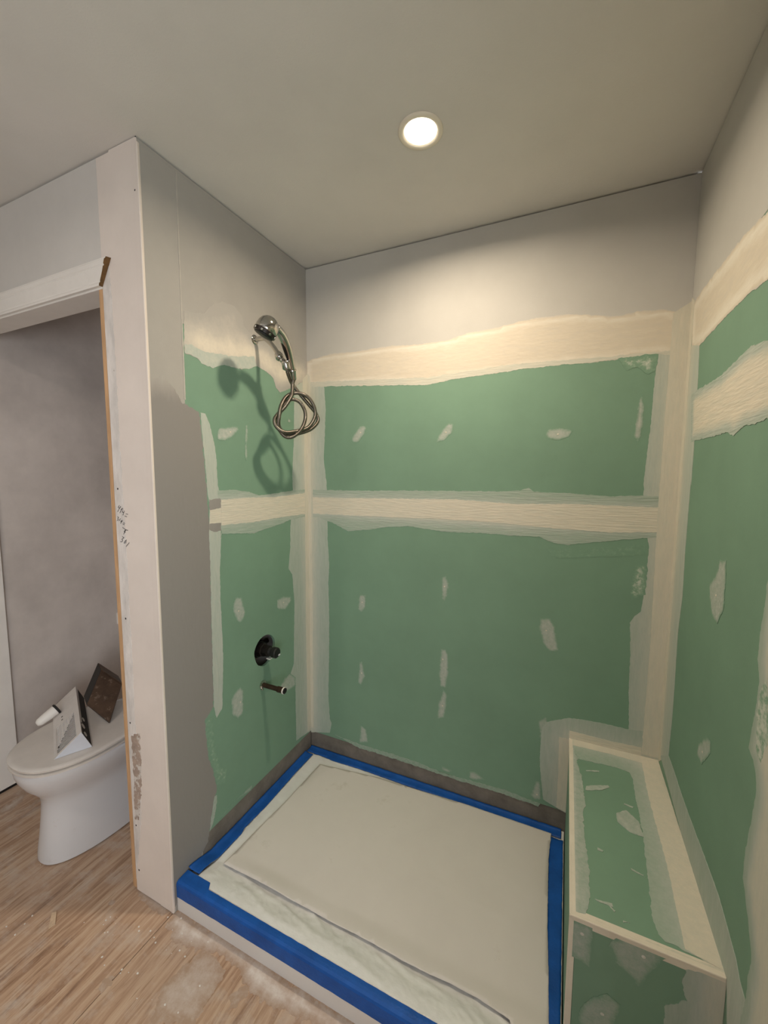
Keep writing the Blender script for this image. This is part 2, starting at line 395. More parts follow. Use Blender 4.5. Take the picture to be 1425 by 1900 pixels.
# ---- back wall
wb = struct(box('wall_back', (-0.1, T + 0.001, 0.0), (W + 0.1, 0.1, H - 0.001), 'core'))
GP = 'green moisture resistant drywall panel'
tag(box('drywall_panel', (0, 0, 1.97), (W, T, H - GAP), 'grayboard', wb), 'grey primed drywall panel')
tag(box('drywall_panel', (0, 0, 1.331), (W, T, 1.969), 'green', wb), GP)
tag(box('drywall_panel', (0, 0, 0.168), (W, T, 1.329), 'green', wb), GP)
tag(box('cement_strip', (0, 0.0015, 0.02), (W, T, 0.1685), 'cement', wb), 'bare grey strip above the shower pan')
# ---- left wet wall (with the valve hole)
wl = struct(box('wall_left', (-0.1155, -D + T, 0.0), (-0.105, 0.0, H - 0.001), 'toiletwall'))
for y in (-D + T + 0.001, -0.47, -0.045): box('stud', (-0.1045, y, 0.0), (-T - 0.001, y + 0.038, H - 0.002), 'core', wl)
YB = -0.684
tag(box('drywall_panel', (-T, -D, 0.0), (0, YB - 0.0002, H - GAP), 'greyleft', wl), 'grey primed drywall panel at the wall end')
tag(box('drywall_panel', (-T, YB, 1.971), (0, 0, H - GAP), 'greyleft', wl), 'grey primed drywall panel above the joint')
tag(box('drywall_panel', (-T, YB, 1.331), (0, 0, 1.970), 'green', wl), GP)
def holed_panel():
    bm = bmesh.new(); cy, cz, k = -0.3315, 0.735, 40
    outer = [bm.verts.new((0, y, z)) for y, z in ((YB, 0.168), (0, 0.168), (0, 1.329), (YB, 1.329))]
    inner = [bm.verts.new((0, cy + (0.0645 + 0.002 * math.sin(5 * a)) * math.cos(a), cz + (0.066 + 0.0015 * math.sin(3 * a)) * math.sin(a))) for a in [2 * math.pi * i / k for i in range(k)]]
    inner += [bm.verts.new((0, -0.3515 + 0.0135 * math.cos(2 * math.pi * i / 14), 0.590 + 0.0135 * math.sin(2 * math.pi * i / 14))) for i in range(14)]
    E = [bm.edges.new((outer[i], outer[(i + 1) % 4])) for i in range(4)] + [bm.edges.new((inner[i], inner[(i + 1) % k])) for i in range(k)] + [bm.edges.new((inner[k + i], inner[k + (i + 1) % 14])) for i in range(14)]
    bmesh.ops.triangle_fill(bm, use_beauty=True, use_dissolve=False, edges=E)
    g = bmesh.ops.extrude_face_region(bm, geom=bm.faces[:])
    for v in [x for x in g['geom'] if isinstance(x, bmesh.types.BMVert)]: v.co.x = -T
    return tag(bm_obj('drywall_panel', bm, 'green', wl), GP)
holed_panel()
tag(box('cement_strip', (-T, YB, 0.0), (-0.0012, 0, 0.1685), 'cement', wl), 'bare grey strip above the shower pan')
# ---- doorway wall: short return by the shower, wall above and left of the opening
DX0, DX1, DH = -1.18, -0.187, 2.058
wf = struct(box('wall_front', (-2.3, -D + T + 0.001, DH + 0.02), (DX1, -D + 0.10, H - 0.001), 'core'))
box('stud', (DX1 + 0.002, -D + T + 0.001, 0.0), (-0.1165, -D + 0.085, H - 0.002), 'core', wf)
tag(box('drywall_panel', (DX1, -D, 0.005), (-T - 0.0005, -D + T, H - GAP), 'pier', wf), 'warm white primed drywall between doorway and shower')
tag(box('drywall_panel', (-2.3, -D, DH + 0.012), (DX1 - 0.0005, -D + T, H - GAP), 'lintel', wf), 'grey primed drywall above the doorway')
tag(box('drywall_panel', (-2.2995, -D, 0.005), (DX0 - 0.0195, -D + 0.09, DH + 0.012), 'grayboard', wf))
# metal corner bead down the outside corner
bm = bmesh.new(); v = []
prof = [(-0.034, -D - 0.0004), (-0.006, -D - 0.0016), (-0.001, -D - 0.0024), (0.0018, -D - 0.0018), (0.0022, -D + 0.001), (0.0014, -D + 0.004), (0.0003, -D + 0.007), (-0.004, -D + 0.007), (-0.004, -D + 0.004), (-0.034, -D + 0.004)]
a = [bm.verts.new((x, y, 0.005)) for x, y in prof]; b = [bm.verts.new((x, y, H - 0.016)) for x, y in prof]
for i in range(len(prof)): bm.faces.new((a[i], a[(i + 1) % 10], b[(i + 1) % 10], b[i]))
bm.faces.new(a); bm.faces.new(b)
bm_obj('corner_bead', bm, 'pier', wf)
# ---- right wall
WY0, WY1, WZ0, WZ1 = -3.10, -1.90, 0.75, 1.75               # window behind the camera
wr = struct(box('wall_right', (W + T + 0.001, WY1, 0.0), (W + 0.1, 0.0, H - 0.001), 'core'))
for lo, hi in (((-3.3, 0.0), (WY1 - 0.0005, WZ0)), ((-3.3, WZ1), (WY1 - 0.0005, H - 0.001)), ((-3.3, WZ0 + 0.0005), (WY0, WZ1 - 0.0005))):
    box('drywall_panel', (W, lo[0], lo[1]), (W + 0.1, hi[0], hi[1]), 'grayboard', wr)
wn = struct(box('window_1', (W + 0.03, WY0 + 0.001, WZ0 + 0.001), (W + 0.09, WY0 + 0.04, WZ1 - 0.001), 'white'))
for lo, hi in (((WY1 - 0.04, WZ0 + 0.001), (WY1 - 0.001, WZ1 - 0.001)), ((WY0 + 0.0405, WZ0 + 0.001), (WY1 - 0.0405, WZ0 + 0.04)), ((WY0 + 0.0405, WZ1 - 0.04), (WY1 - 0.0405, WZ1 - 0.001)), ((-2.52, WZ0 + 0.0405), (-2.48, WZ1 - 0.0405))):
    box('window_frame', (W + 0.03, lo[0], lo[1]), (W + 0.09, hi[0], hi[1]), 'white', wn)
tag(box('drywall_panel', (W, WY1, 2.02), (W + T, -0.0005, H - GAP), 'grayboard', wr), 'grey primed drywall panel')
tag(box('drywall_panel', (W, -1.22, 1.637), (W + T, -0.0005, 2.019), 'green', wr), GP)
tag(box('drywall_panel', (W, -1.22, 0.0), (W + T, -0.0005, 1.635), 'green', wr), GP)
tag(box('drywall_panel', (W, WY1, 0.0), (W + T, -1.222, 2.019), 'grayboard', wr), 'grey primed drywall panel')
# ---- rest of the room, behind and beside the camera, and the toilet room
struct(box('wall_rear', (-2.45, -3.3, 0), (1.6, -3.2, H - 0.001), 'grayboard'))
struct(box('wall_toilet_back', (-1.32, 0.0, 0), (-0.1165, 0.1, H - 0.001), 'toiletwall'))
struct(box('wall_toilet_side', (-1.32, -D + 0.0965, 0), (-1.2, -0.0005, H - 0.001), 'toiletwall'))
ws = struct(box('wall_side', (-2.42, -3.2, 0), (-2.3, -D - 0.001, H - 0.001), 'grayboard'))
# ---- doorway: jamb boards, header jamb, casing left over the opening
dr = struct(box('door_1', (DX1 - 0.019, -D - 0.001, 0.012), (DX1 - 0.0008, -D + 0.086, DH), 'rawwood'))
dr['label'] = 'door frame of the toilet room, casing removed from its right side'
tag(box('head_jamb', (DX0 - 0.018, -D - 0.002, DH + 0.0005), (DX1 - 0.0008, -D + 0.086, DH + 0.019), 'white', dr, 0.002), 'white head jamb')
tag(box('side_jamb', (DX0 - 0.019, -D - 0.001, 0.014), (DX0, -D + 0.095, DH), 'white', dr, 0.002), 'white side jamb')
box('jamb_gap_shade', (DX0 - 0.019, -D + 0.002, 0.0005), (DX0 - 0.004, -D + 0.095, 0.0135), 'black', dr)  # black block painting the shadow in the gap under the jamb
def casing():
    # fluted profile (height above the opening, depth), mitred at its right end
    pr = [(0.000, 0.0), (0.000, 0.011), (0.006, 0.0125), (0.010, 0.0105), (0.014, 0.012), (0.036, 0.0135), (0.050, 0.0150), (0.053, 0.0125), (0.057, 0.0165), (0.068, 0.0175), (0.071, 0.0150), (0.074, 0.0150), (0.076, 0.0), ]
    z0, k = DH + 0.006, len(pr); xe = -0.188; v = []
    for h, d in pr: v.append((-1.9, -D - d - 0.0005, z0 + h))
    for h, d in pr: v.append((xe + h * 0.62, -D - d - 0.0005, z0 + h))
    f = [(i, (i + 1) % k, k + (i + 1) % k, k + i) for i in range(k)]; f.append(tuple(range(k)))
    bm = bmesh.new(); bv = [bm.verts.new(p) for p in v]
    for q in f: bm.faces.new([bv[i] for i in q])
    o = bm_obj('trim_1', bm, 'white'); struct(o, 'white moulded door casing left above the toilet doorway')
    e = [(x + 0.0004, y, z) for x, y, z in v[k:]]; e2 = [(x + 0.0016, y, z) for x, y, z in v[k:]]
    bm = bmesh.new(); A = [bm.verts.new(p) for p in e]; B = [bm.verts.new(p) for p in e2]
    bm.faces.new(A); bm.faces.new(B)
    for i in range(k): bm.faces.new((A[i], A[(i + 1) % k], B[(i + 1) % k], B[i]))
    tag(bm_obj('mitred_end', bm, 'brownwood', o), 'bare brown mitred end of the casing')
casing()

# ================================================================== COATS ON THE BACK WALL
a5 = lambda L: Z(560, 500, .5193, L)
a6 = lambda L: Z(560, 1000, .5193, L)
CB, CP = 'compound_band', 'compound_patch'
patch(CB, wb, BACK, a5([(0, 335), (45, 318), (120, 298), (180, 296), (250, 282), (330, 272), (420, 268), (520, 252), (560, 238), (600, 225), (700, 208), (780, 185), (850, 172), (950, 160), (1040, 163), (1120, 168), (1200, 150), (1290, 143), (1350, 152), (1420, 170), (1420, 320), (1270, 302), (1180, 312), (1100, 325), (1010, 335), (940, 338), (880, 345), (800, 350), (750, 362), (640, 378), (540, 392), (450, 412), (350, 405), (270, 402), (180, 408), (80, 418), (0, 425)]),
      0.0012, 'mudg', 0.48, rag=0.0026, fn=lambda u, v, e, d: d + 0.42 * np.exp(-((e - 0.010) / 0.012) ** 2) - 0.45 * np.exp(-(e / 0.004) ** 2))
patch(CB, wb, BACK, a5([(0, 420), (80, 418), (450, 412), (540, 392), (640, 378), (750, 362), (880, 345), (1010, 335), (1270, 302), (1380, 312), (1380, 285), (1100, 310), (760, 338), (450, 385), (100, 400), (0, 405)]),
      0.0016, 'mudh', 0.72, rag=0.003)
patch(CB, wb, BACK, a5([(-20, 410), (80, 418), (85, 500), (82, 600), (78, 680), (88, 760), (90, 800), (92, 900)]) + a6([(92, 0), (98, 90), (95, 160), (98, 300), (97, 450), (95, 560), (100, 640), (106, 660), (100, 692), (20, 690), (-20, 600)]),
      0.0014, 'mudv', 0.42, rag=0.002, fn=lambda u, v, e, d: d + 0.30 * np.exp(-(u / 0.045) ** 2) + 0.06 * (v - 1))
patch(CB, wb, BACK, a5([(1420, 290), (1275, 300), (1262, 380), (1255, 460), (1248, 540), (1238, 620), (1228, 700), (1222, 760), (1222, 900)]) + a6([(1240, 20), (1238, 60), (1228, 130), (1222, 200), (1210, 260), (1190, 275), (1172, 300), (1174, 400), (1168, 540), (1168, 690), (1280, 800), (1420, 700)]),
      0.0014, 'mudv', 0.40, rag=0.002, fn=lambda u, v, e, d: d + 0.28 * np.exp(-((W - u) / 0.085) ** 2))
patch(CB, wb, BACK, a5([(40, 788), (200, 790), (400, 790), (600, 792), (700, 793), (780, 790), (810, 780), (830, 795), (960, 800), (1100, 810), (1215, 808), (1330, 815), (1330, 950), (1230, 960), (1090, 970), (950, 985), (890, 975), (850, 955), (740, 950), (640, 942), (520, 938), (380, 918), (300, 920), (240, 930), (165, 935), (120, 910), (60, 885), (40, 885)]),
      0.0018, 'mudh', 0.30, rag=0.0025, cores=[(a5([(30, 842), (400, 860), (800, 880), (1320, 895)]), 0.042, 0.62)])
patch('joint_tape_band', wb, BACK, a5([(40, 815), (260, 818), (560, 822), (760, 838), (980, 838), (1300, 852), (1310, 938), (1100, 940), (900, 925), (700, 905), (480, 890), (240, 882), (40, 872)]), 0.003, 'mudh', 0.86, rag=0.0022)
patch(CB, wb, BACK, a6([(870, 655), (950, 640), (1000, 645), (1060, 655), (1165, 680), (1330, 700), (1330, 850), (1290, 840), (965, 770), (960, 990), (862, 930), (850, 800), (855, 690)]),
      0.0020, 'mudv', 0.40, rag=0.002, cores=[(a6([(945, 980), (950, 730), (1290, 790)]), 0.055, 0.22)])
patch('joint_tape_band', wb, BACK, [(0.0005, 0.19), (0.016, 0.185), (0.018, 0.8), (0.016, 1.4), (0.018, 1.95), (0.0005, 1.97)], 0.0034, 'mudv', 0.80, rag=0.0012, uvin=True)
patch('joint_tape_band', wb, BACK, [(W - 0.0005, 0.485), (W - 0.052, 0.485), (W - 0.049, 0.9), (W - 0.054, 1.4), (W - 0.050, 2.02), (W - 0.0005, 2.05)], 0.0034, 'mudv', 0.80, rag=0.0012, uvin=True)
patch('joint_tape_band', wb, BACK, [(BX - 0.002, BH - 0.02), (BX - 0.002, BH + 0.032), (1.35, BH + 0.030), (W - 0.053, BH + 0.034), (W - 0.053, BH - 0.02)], 0.0036, 'mudh', 0.84, rag=0.0012, uvin=True)
patch('joint_tape_band', wb, BACK, [(BX + 0.001, 0.168), (BX - 0.036, 0.175), (BX - 0.034, 0.3), (BX - 0.037, BH - 0.004), (BX + 0.001, BH - 0.003)], 0.0034, 'mudv', 0.80, rag=0.0012, uvin=True)
def screw_patch(wall, plane, pts, c=None, dens=0.44, m='mudp'):
    o = patch(CP, wall, plane, pts, 0.0013, m, dens + 0.06, rag=0.003, step=0.004, grid=0.006, feather=0.010)
    if c: dot(o, plane, c)
    return o
for L, c in (([(220, 557), (232, 565), (222, 590), (205, 615), (185, 620), (177, 605), (190, 585), (205, 562)], (210, 583)),
             ([(525, 548), (542, 553), (535, 585), (510, 610), (480, 620), (490, 590), (510, 565)], (515, 582)),
             ([(880, 570), (930, 567), (968, 575), (955, 597), (915, 610), (880, 603), (870, 588)], (915, 589)),
             ([(1217, 450), (1222, 490), (1220, 545), (1212, 595), (1200, 615), (1186, 600), (1195, 540), (1200, 480)], None)):
    screw_patch(wb, BACK, a5(L), a5([c])[0] if c else None, 0.46 if c else 0.62)
for L, c in (([(205, 200), (230, 200), (228, 240), (215, 262), (200, 250)], (216, 226)),
             ([(207, 440), (215, 437), (222, 470), (228, 490), (212, 522), (200, 512)], (214, 479)),
             ([(500, 137), (515, 132), (526, 160), (518, 200), (505, 240), (500, 200)], (510, 170)),
             ([(497, 395), (515, 393), (524, 420), (524, 480), (515, 530), (495, 530), (490, 480)], (504, 430)),
             ([(505, 535), (517, 550), (516, 600), (508, 640), (485, 642), (488, 590), (500, 560)], (503, 596)),
             ([(850, 282), (885, 285), (903, 310), (918, 400), (885, 403), (860, 370), (848, 320)], (873, 327)),
             ([(212, 665), (230, 680), (238, 728), (205, 728), (208, 690)], None),
             ([(497, 810), (540, 828), (525, 835), (500, 825)], None), ([(597, 830), (620, 832), (655, 862), (600, 858)], None),
             ([(838, 862), (852, 870), (857, 932), (830, 930), (815, 915)], (840, 913)),
             ([(845, 650), (872, 634), (880, 660), (850, 720)], None)):
    screw_patch(wb, BACK, a6(L), a6([c])[0] if c else None)
patch(CP, wb, BACK, a5([(1130, 318), (1200, 308), (1272, 302), (1266, 360), (1240, 375), (1200, 350), (1160, 360)]), 0.0019, 'speck', 0.75, rag=0.004, grid=0.006, feather=0.022)
patch(CP, wb, BACK, a6([(1190, 95), (1235, 90), (1228, 200), (1180, 215), (1175, 160)]), 0.0012, 'speck', 0.65, rag=0.004, grid=0.006, feather=0.014)
patch(CP, wb, BACK, a6([(880, 40), (1230, 22), (1225, 60), (900, 70)]), 0.0008, 'speck', 0.02, rag=0.004, grid=0.006, feather=0.012)
# ragged cement lip along the strip
patch(CP, wb, BACK, a6([(120, 700), (210, 735), (330, 770), (420, 800), (500, 835), (600, 862), (720, 895), (850, 945), (845, 955), (700, 905), (560, 862), (420, 815), (300, 775), (200, 745)]), 0.0024, 'mudp', 0.25, rag=0.004)

# ================================================================== COATS ON THE LEFT WALL
a3 = lambda L: Z(320, 520, .2526, L)
a4 = lambda L: Z(330, 960, .3158, L)
zz = lambda L: Z(180, 480, .3157, L)
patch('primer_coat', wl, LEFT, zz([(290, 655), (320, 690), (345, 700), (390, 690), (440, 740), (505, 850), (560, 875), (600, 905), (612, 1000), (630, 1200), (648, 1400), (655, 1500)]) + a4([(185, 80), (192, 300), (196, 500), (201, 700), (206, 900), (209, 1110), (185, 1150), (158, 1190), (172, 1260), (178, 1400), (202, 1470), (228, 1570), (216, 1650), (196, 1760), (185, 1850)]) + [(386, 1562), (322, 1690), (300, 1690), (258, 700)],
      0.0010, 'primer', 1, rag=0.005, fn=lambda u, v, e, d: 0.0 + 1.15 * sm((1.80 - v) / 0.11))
patch(CB, wl, LEFT, a3([(85, 225), (150, 235), (220, 250), (290, 180), (360, 155), (450, 190), (510, 260), (520, 330), (560, 380), (600, 420), (700, 470), (860, 530), (985, 600), (985, 760), (940, 750), (890, 790), (850, 800), (790, 825), (760, 790), (740, 720), (700, 680), (620, 630), (560, 650), (480, 650), (380, 620), (300, 640), (230, 620), (180, 570), (90, 535), (85, 400)]),
      0.0012, 'mudgl', 0.12, rag=0.003, fn=lambda u, v, e, d: d - 0.38 * (1 - sm(e / 0.055)), cores=[(a3([(70, 400), (300, 490), (560, 540), (760, 660), (960, 730)]), 0.06, 0.85)])
patch(CB, wl, LEFT, a3([(90, 535), (180, 570), (230, 620), (300, 640), (380, 620), (480, 650), (560, 650), (620, 630), (600, 560), (450, 560), (350, 540), (240, 530), (150, 480), (88, 470)]), 0.0016, 'mud', 0.52, rag=0.004)
patch(CB, wl, LEFT, a3([(985, 740), (940, 752), (895, 790), (892, 1000), (890, 1200), (880, 1400), (885, 1600), (870, 1760)]) + a4([(662, 40), (660, 180), (650, 300), (672, 335), (685, 500), (683, 700), (682, 860), (660, 925), (690, 985), (693, 1150), (696, 1310), (790, 1245), (790, 600)]),
      0.0014, 'mudv', 0.42, rag=0.002, fn=lambda u, v, e, d: d + 0.28 * np.exp(-(u / 0.05) ** 2) + 0.06 * (v - 1))
patch('joint_tape_band', wl, LEFT, [(-0.0005, 0.185), (-0.030, 0.18), (-0.033, 0.7), (-0.029, 1.3), (-0.034, 1.93), (-0.0005, 1.96)], 0.0034, 'mudv', 0.80, rag=0.0012, uvin=True)
patch(CB, wl, LEFT, a3([(330, 1545), (450, 1540), (560, 1555), (640, 1580), (720, 1570), (880, 1545), (985, 1535), (985, 1735), (950, 1740), (860, 1760), (800, 1790), (640, 1840), (600, 1860), (360, 1862)]),
      0.0018, 'mudh', 0.28, rag=0.0025, cores=[(a3([(340, 1700), (960, 1645)]), 0.042, 0.6)])
patch('joint_tape_band', wl, LEFT, a3([(356, 1612), (560, 1598), (760, 1592), (985, 1560), (985, 1716), (800, 1740), (600, 1775), (357, 1800)]), 0.003, 'mudh', 0.86, rag=0.002)
patch(CB, wl, LEFT, a3([(205, 970), (240, 980), (270, 1050), (290, 1130), (310, 1220), (325, 1350), (330, 1500), (350, 1580), (355, 1900)]) + a4([(255, 90), (246, 330), (250, 500), (262, 700), (266, 850), (263, 1000), (260, 1120), (228, 1178), (211, 1110), (205, 900), (200, 700), (195, 500), (190, 300), (183, 80)]) + a3([(268, 1860), (272, 1640), (256, 1580), (250, 1480), (235, 1300), (215, 1100)]),
      0.0014, 'mudv', 0.50, rag=0.002)
for L in ([(268, 1610), (352, 1605), (355, 1672), (272, 1690)], [(270, 1790), (355, 1775), (355, 1840), (300, 1850), (268, 1830)]):
    patch(CP, wl, LEFT, a3(L), 0.0021, 'graydark', 1, rag=0.003)
patch(CP, wl, LEFT, a3([(272, 1690), (355, 1672), (357, 1780), (270, 1790)]), 0.0023, 'mudh', 0.85, rag=0.003)
for L, c in (([(335, 470), (375, 468), (385, 520), (397, 550), (385, 600), (362, 622), (335, 590), (320, 540)], (356, 550)),
             ([(580, 485), (625, 463), (662, 465), (665, 490), (630, 545), (580, 535)], (620, 500)),
             ([(370, 990), (385, 1020), (385, 1150), (350, 1185), (320, 1160), (310, 1080), (335, 1030)], (368, 1085)),
             ([(440, 1565), (430, 1605), (370, 1640), (310, 1690), (235, 1785), (290, 1720), (350, 1650)], None)):
    screw_patch(wl, LEFT, a4(L), a4([c])[0] if c else None)
screw_patch(wl, LEFT, a3([(340, 1085), (470, 1075), (485, 1095), (440, 1150), (380, 1180), (325, 1165), (330, 1110)]), a3([(425, 1115)])[0], 0.52)
screw_patch(wl, LEFT, a3([(538, 1060), (550, 1065), (552, 1150), (545, 1220), (550, 1290), (540, 1330), (528, 1290), (535, 1200), (532, 1120)]), None, 0.6)
screw_patch(wl, LEFT, a3([(850, 1010), (870, 1035), (860, 1045), (845, 1040)]), None, 0.8)
screw_patch(wl, LEFT, a4([(690, 940), (692, 990), (640, 1020), (596, 1000), (630, 940), (660, 915)]), None, 0.4)
patch(CP, wl, LEFT, a4([(158, 1190), (200, 1170), (215, 1300), (245, 1450), (290, 1480), (280, 1560), (228, 1575), (202, 1470), (178, 1400)]), 0.0008, 'speck', 0.28, rag=0.004, grid=0.007, feather=0.012)
patch(CP, wl, LEFT, a4([(216, 1640), (230, 1630), (225, 1700), (205, 1800), (188, 1845), (195, 1760)]), 0.0016, 'mudp', 0.45, rag=0.003)

patch('joint_ridge', wl, LEFT, [(-0.6872, 1.73), (-0.6815, 1.73), (-0.6822, 2.05), (-0.6820, 2.425), (-0.6868, 2.425), (-0.6865, 2.05)], 0.0022, 'mudgl', 0.18, rag=0.0008, uvin=True)
# ================================================================== COATS ON THE RIGHT WALL
r1 = lambda L: Z(1180, 300, .3157, L)
r2 = lambda L: Z(1180, 880, .3262, L)
b4 = lambda L: Z(1200, 1600, .1579, L)
a7 = lambda L: Z(960, 1300, .3263, L)
def right_uv(L, far): return [RIGHT.uv(*p) for p in L] + far
patch(CB, wr, RIGHT, right_uv(r1([(335, 850), (345, 825), (400, 740), (500, 610), (640, 430), (776, 290)]), [(-1.0, 2.235), (-1.75, 2.235), (-1.75, 1.99), (-1.0, 1.99)]) + [RIGHT.uv(*p) for p in r1([(776, 690), (700, 750), (640, 800), (520, 920), (440, 1010), (375, 1080), (330, 1090)])],
      0.0012, 'mudg', 0.62, rag=0.003, uvin=True, fn=lambda u, v, e, d: d - 0.14 + 0.42 * np.exp(-((e - 0.016) / 0.018) ** 2) - 0.45 * np.exp(-(e / 0.004) ** 2))
patch(CB, wr, RIGHT, right_uv(r1([(330, 1370), (360, 1345), (430, 1300), (500, 1260), (560, 1200), (640, 1120), (680, 1085), (776, 1050)]), [(-0.9, 1.74), (-1.75, 1.74), (-1.75, 1.53), (-0.9, 1.53)]) + [RIGHT.uv(*p) for p in r1([(776, 1510), (700, 1540), (640, 1550), (575, 1610), (540, 1590), (430, 1620), (345, 1640), (325, 1650)])],
      0.0020, 'mudh', 0.42, rag=0.003, uvin=True, fn=lambda u, v, e, d: d + 0.5 * sm((e - 0.006) / 0.03))
patch(CB, wr, RIGHT, r1([(320, 1080), (375, 1080), (367, 1250), (358, 1400), (351, 1500), (341, 1700), (325, 1900)]) + r2([(314, 30), (300, 200), (280, 450), (265, 700), (240, 900), (220, 1200), (206, 1400), (186, 1600), (120, 1640)]),
      0.0015, 'mudv', 0.52, rag=0.0012, fn=lambda u, v, e, d: d + 0.25 * np.exp(-(u / 0.06) ** 2))
patch('joint_tape_band', wr, RIGHT, [(-0.0005, 0.49), (-0.036, 0.50), (-0.034, 1.0), (-0.038, 1.6), (-0.034, 2.04), (-0.0005, 2.06)], 0.0034, 'mudv', 0.82, rag=0.0012, uvin=True)
patch(CB, wr, RIGHT, r2([(140, 1600), (186, 1600), (215, 1680), (250, 1790), (288, 1900)]) + b4([(705, 0), (850, 400), (960, 800), (1050, 1130), (1100, 1400), (1165, 1645)]) + b4([(1150, 2100), (950, 2100), (945, 1370), (860, 1100), (700, 700), (560, 200), (500, 0)]),
      0.0015, 'mudv', 0.46, rag=0.0012)
RE = [(-1.35, 0.0), (-1.75, 0.0), (-1.75, 1.66), (-0.94, 1.66)]
patch(CB, wr, RIGHT, [RIGHT.uv(*p) for p in r2([(775, 500), (751, 620), (735, 750), (712, 900), (695, 1050), (705, 1150), (692, 1300), (655, 1480), (643, 1560), (670, 1625), (685, 1700), (688, 1800)]) + a7([(1340, 650), (1300, 850), (1285, 1010), (1310, 1200), (1330, 1400), (1333, 1495), (1315, 1560), (1301, 1700), (1255, 1900)])] + RE,
      0.0017, 'mudv', 0.62, rag=0.003, uvin=True, fn=lambda u, v, e, d: 0.30 + 0.45 * sm(e / 0.05))
patch(CP, wr, RIGHT, r2([(720, 1200), (748, 1160), (760, 1500), (715, 1640), (690, 1600), (690, 1350)]), 0.0021, 'speck', 0.75, rag=0.004)
for L, c in (([(480, 490), (515, 490), (512, 600), (500, 770), (465, 850), (435, 800), (420, 700), (418, 630), (455, 580)], (458, 690)), ([(405, 1490), (428, 1520), (425, 1590), (375, 1650), (348, 1600), (355, 1540)], (380, 1580))):
    screw_patch(wr, RIGHT, r2(L), r2([c])[0])

# ================================================================== COATS ON THE DOORWAY WALL + WRITING
patch('torn_paper', wf, FRONT, [(187, 520), (203, 492), (208, 560), (213, 640), (218, 740), (226, 880), (234, 1000), (240, 1120), (246, 1230), (250, 1330), (262, 1450), (262, 1520), (256, 1600), (252, 1645), (230, 1500), (205, 1000)], 0.0011, 'paper', 1, rag=0.004)
patch('torn_paper', wf, FRONT, [(244, 1365), (259, 1360), (262, 1420), (262, 1480), (258, 1520), (251, 1520), (248, 1440)], 0.0017, 'tornbrown', 1, rag=0.005)
patch('corner_coat', wf, FRONT, Z(0, 200, .2947, [(680, 230), (730, 220), (830, 175), (862, 185), (870, 480), (890, 900), (905, 1300), (922, 1900), (790, 1900), (760, 1500), (742, 1200), (725, 980), (720, 700), (690, 300)]) + [(290, 900), (318, 1690), (300, 1690), (262, 1300), (243, 1000)],
      0.0007, 'pier', 1, rag=0.002)
patch('corner_notch_shade', wf, FRONT, Z(0, 200, .2947, [(820, 166), (868, 172), (855, 184), (838, 184)]), 0.0028, 'black', 1, rag=0.001)  # black patch on the surface, paints the shade of a notch in the corner
for p in ((219, 907), (233.6, 1147.6), (242, 1341), (253, 1531), (258.5, 1614), (251, 353)):
    dot(wf, FRONT, p, 0.0034, 'black', 0.0016, 'nail_hole')
def stroke(pts, r=0.00075):
    P = [FRONT.p3(*FRONT.uv(200 + a * .0632, 900 + b * .0632), 0.0012) for a, b in pts]
    bm = bmesh.new()
    for a, b in zip(P[:-1], P[1:]):
        t = (b - a).normalized(); w = Vector((-t.z, 0, t.x)) * r; a, b = a - t * r * .5, b + t * r * .5
        q = [bm.verts.new(p + o) for o in (Vector(), Vector((0, -.0006, 0))) for p in (a - w, a + w, b + w, b - w)]
        for f in ((0, 1, 2, 3), (7, 6, 5, 4), (0, 4, 5, 1), (1, 5, 6, 2), (2, 6, 7, 3), (3, 7, 4, 0)): bm.faces.new([q[i] for i in f])
    return bm
big = bmesh.new()
for s in ([(350, 600), (315, 655), (350, 680), (390, 640)], [(395, 625), (350, 690), (305, 780)],                       # 4
          [(395, 715), (460, 700)], [(440, 670), (370, 815)],                                                            # +
          [(455, 745), (440, 800), (490, 800)], [(500, 755), (455, 885)],                                                # 4
          [(545, 845), (600, 855)], [(510, 905), (565, 930)],                                                            # =
          [(295, 930), (330, 945), (305, 985), (325, 1010), (285, 1045)], [(385, 985), (340, 1050)], [(405, 1040), (395, 1070), (440, 1060)], [(440, 1035), (390, 1120)],   # 3/4
          [(470, 1105), (515, 1125)], [(455, 1140), (500, 1165)],                                                        # =
          [(450, 1245), (540, 1310)], [(525, 1320), (490, 1370), (530, 1390)], [(545, 1310), (480, 1440)], [(540, 1310), (600, 1330)],   # 4 under the bar
          [(440, 1510), (490, 1545), (425, 1590), (450, 1620), (430, 1665), (380, 1660)],                                # 3
          [(560, 1610), (500, 1660), (490, 1705), (540, 1690), (545, 1640)],                                             # 0
          [(640, 1690), (550, 1800)]):
    bm = stroke(s); tmp = bpy.data.meshes.new('t'); bm.to_mesh(tmp); bm.free(); big.from_mesh(tmp); bpy.data.meshes.remove(tmp)
tag(bm_obj('pencil_writing', big, 'pencil', wf), 'pencilled sums on the bare strip beside the door jamb', None, None, 'stuff')

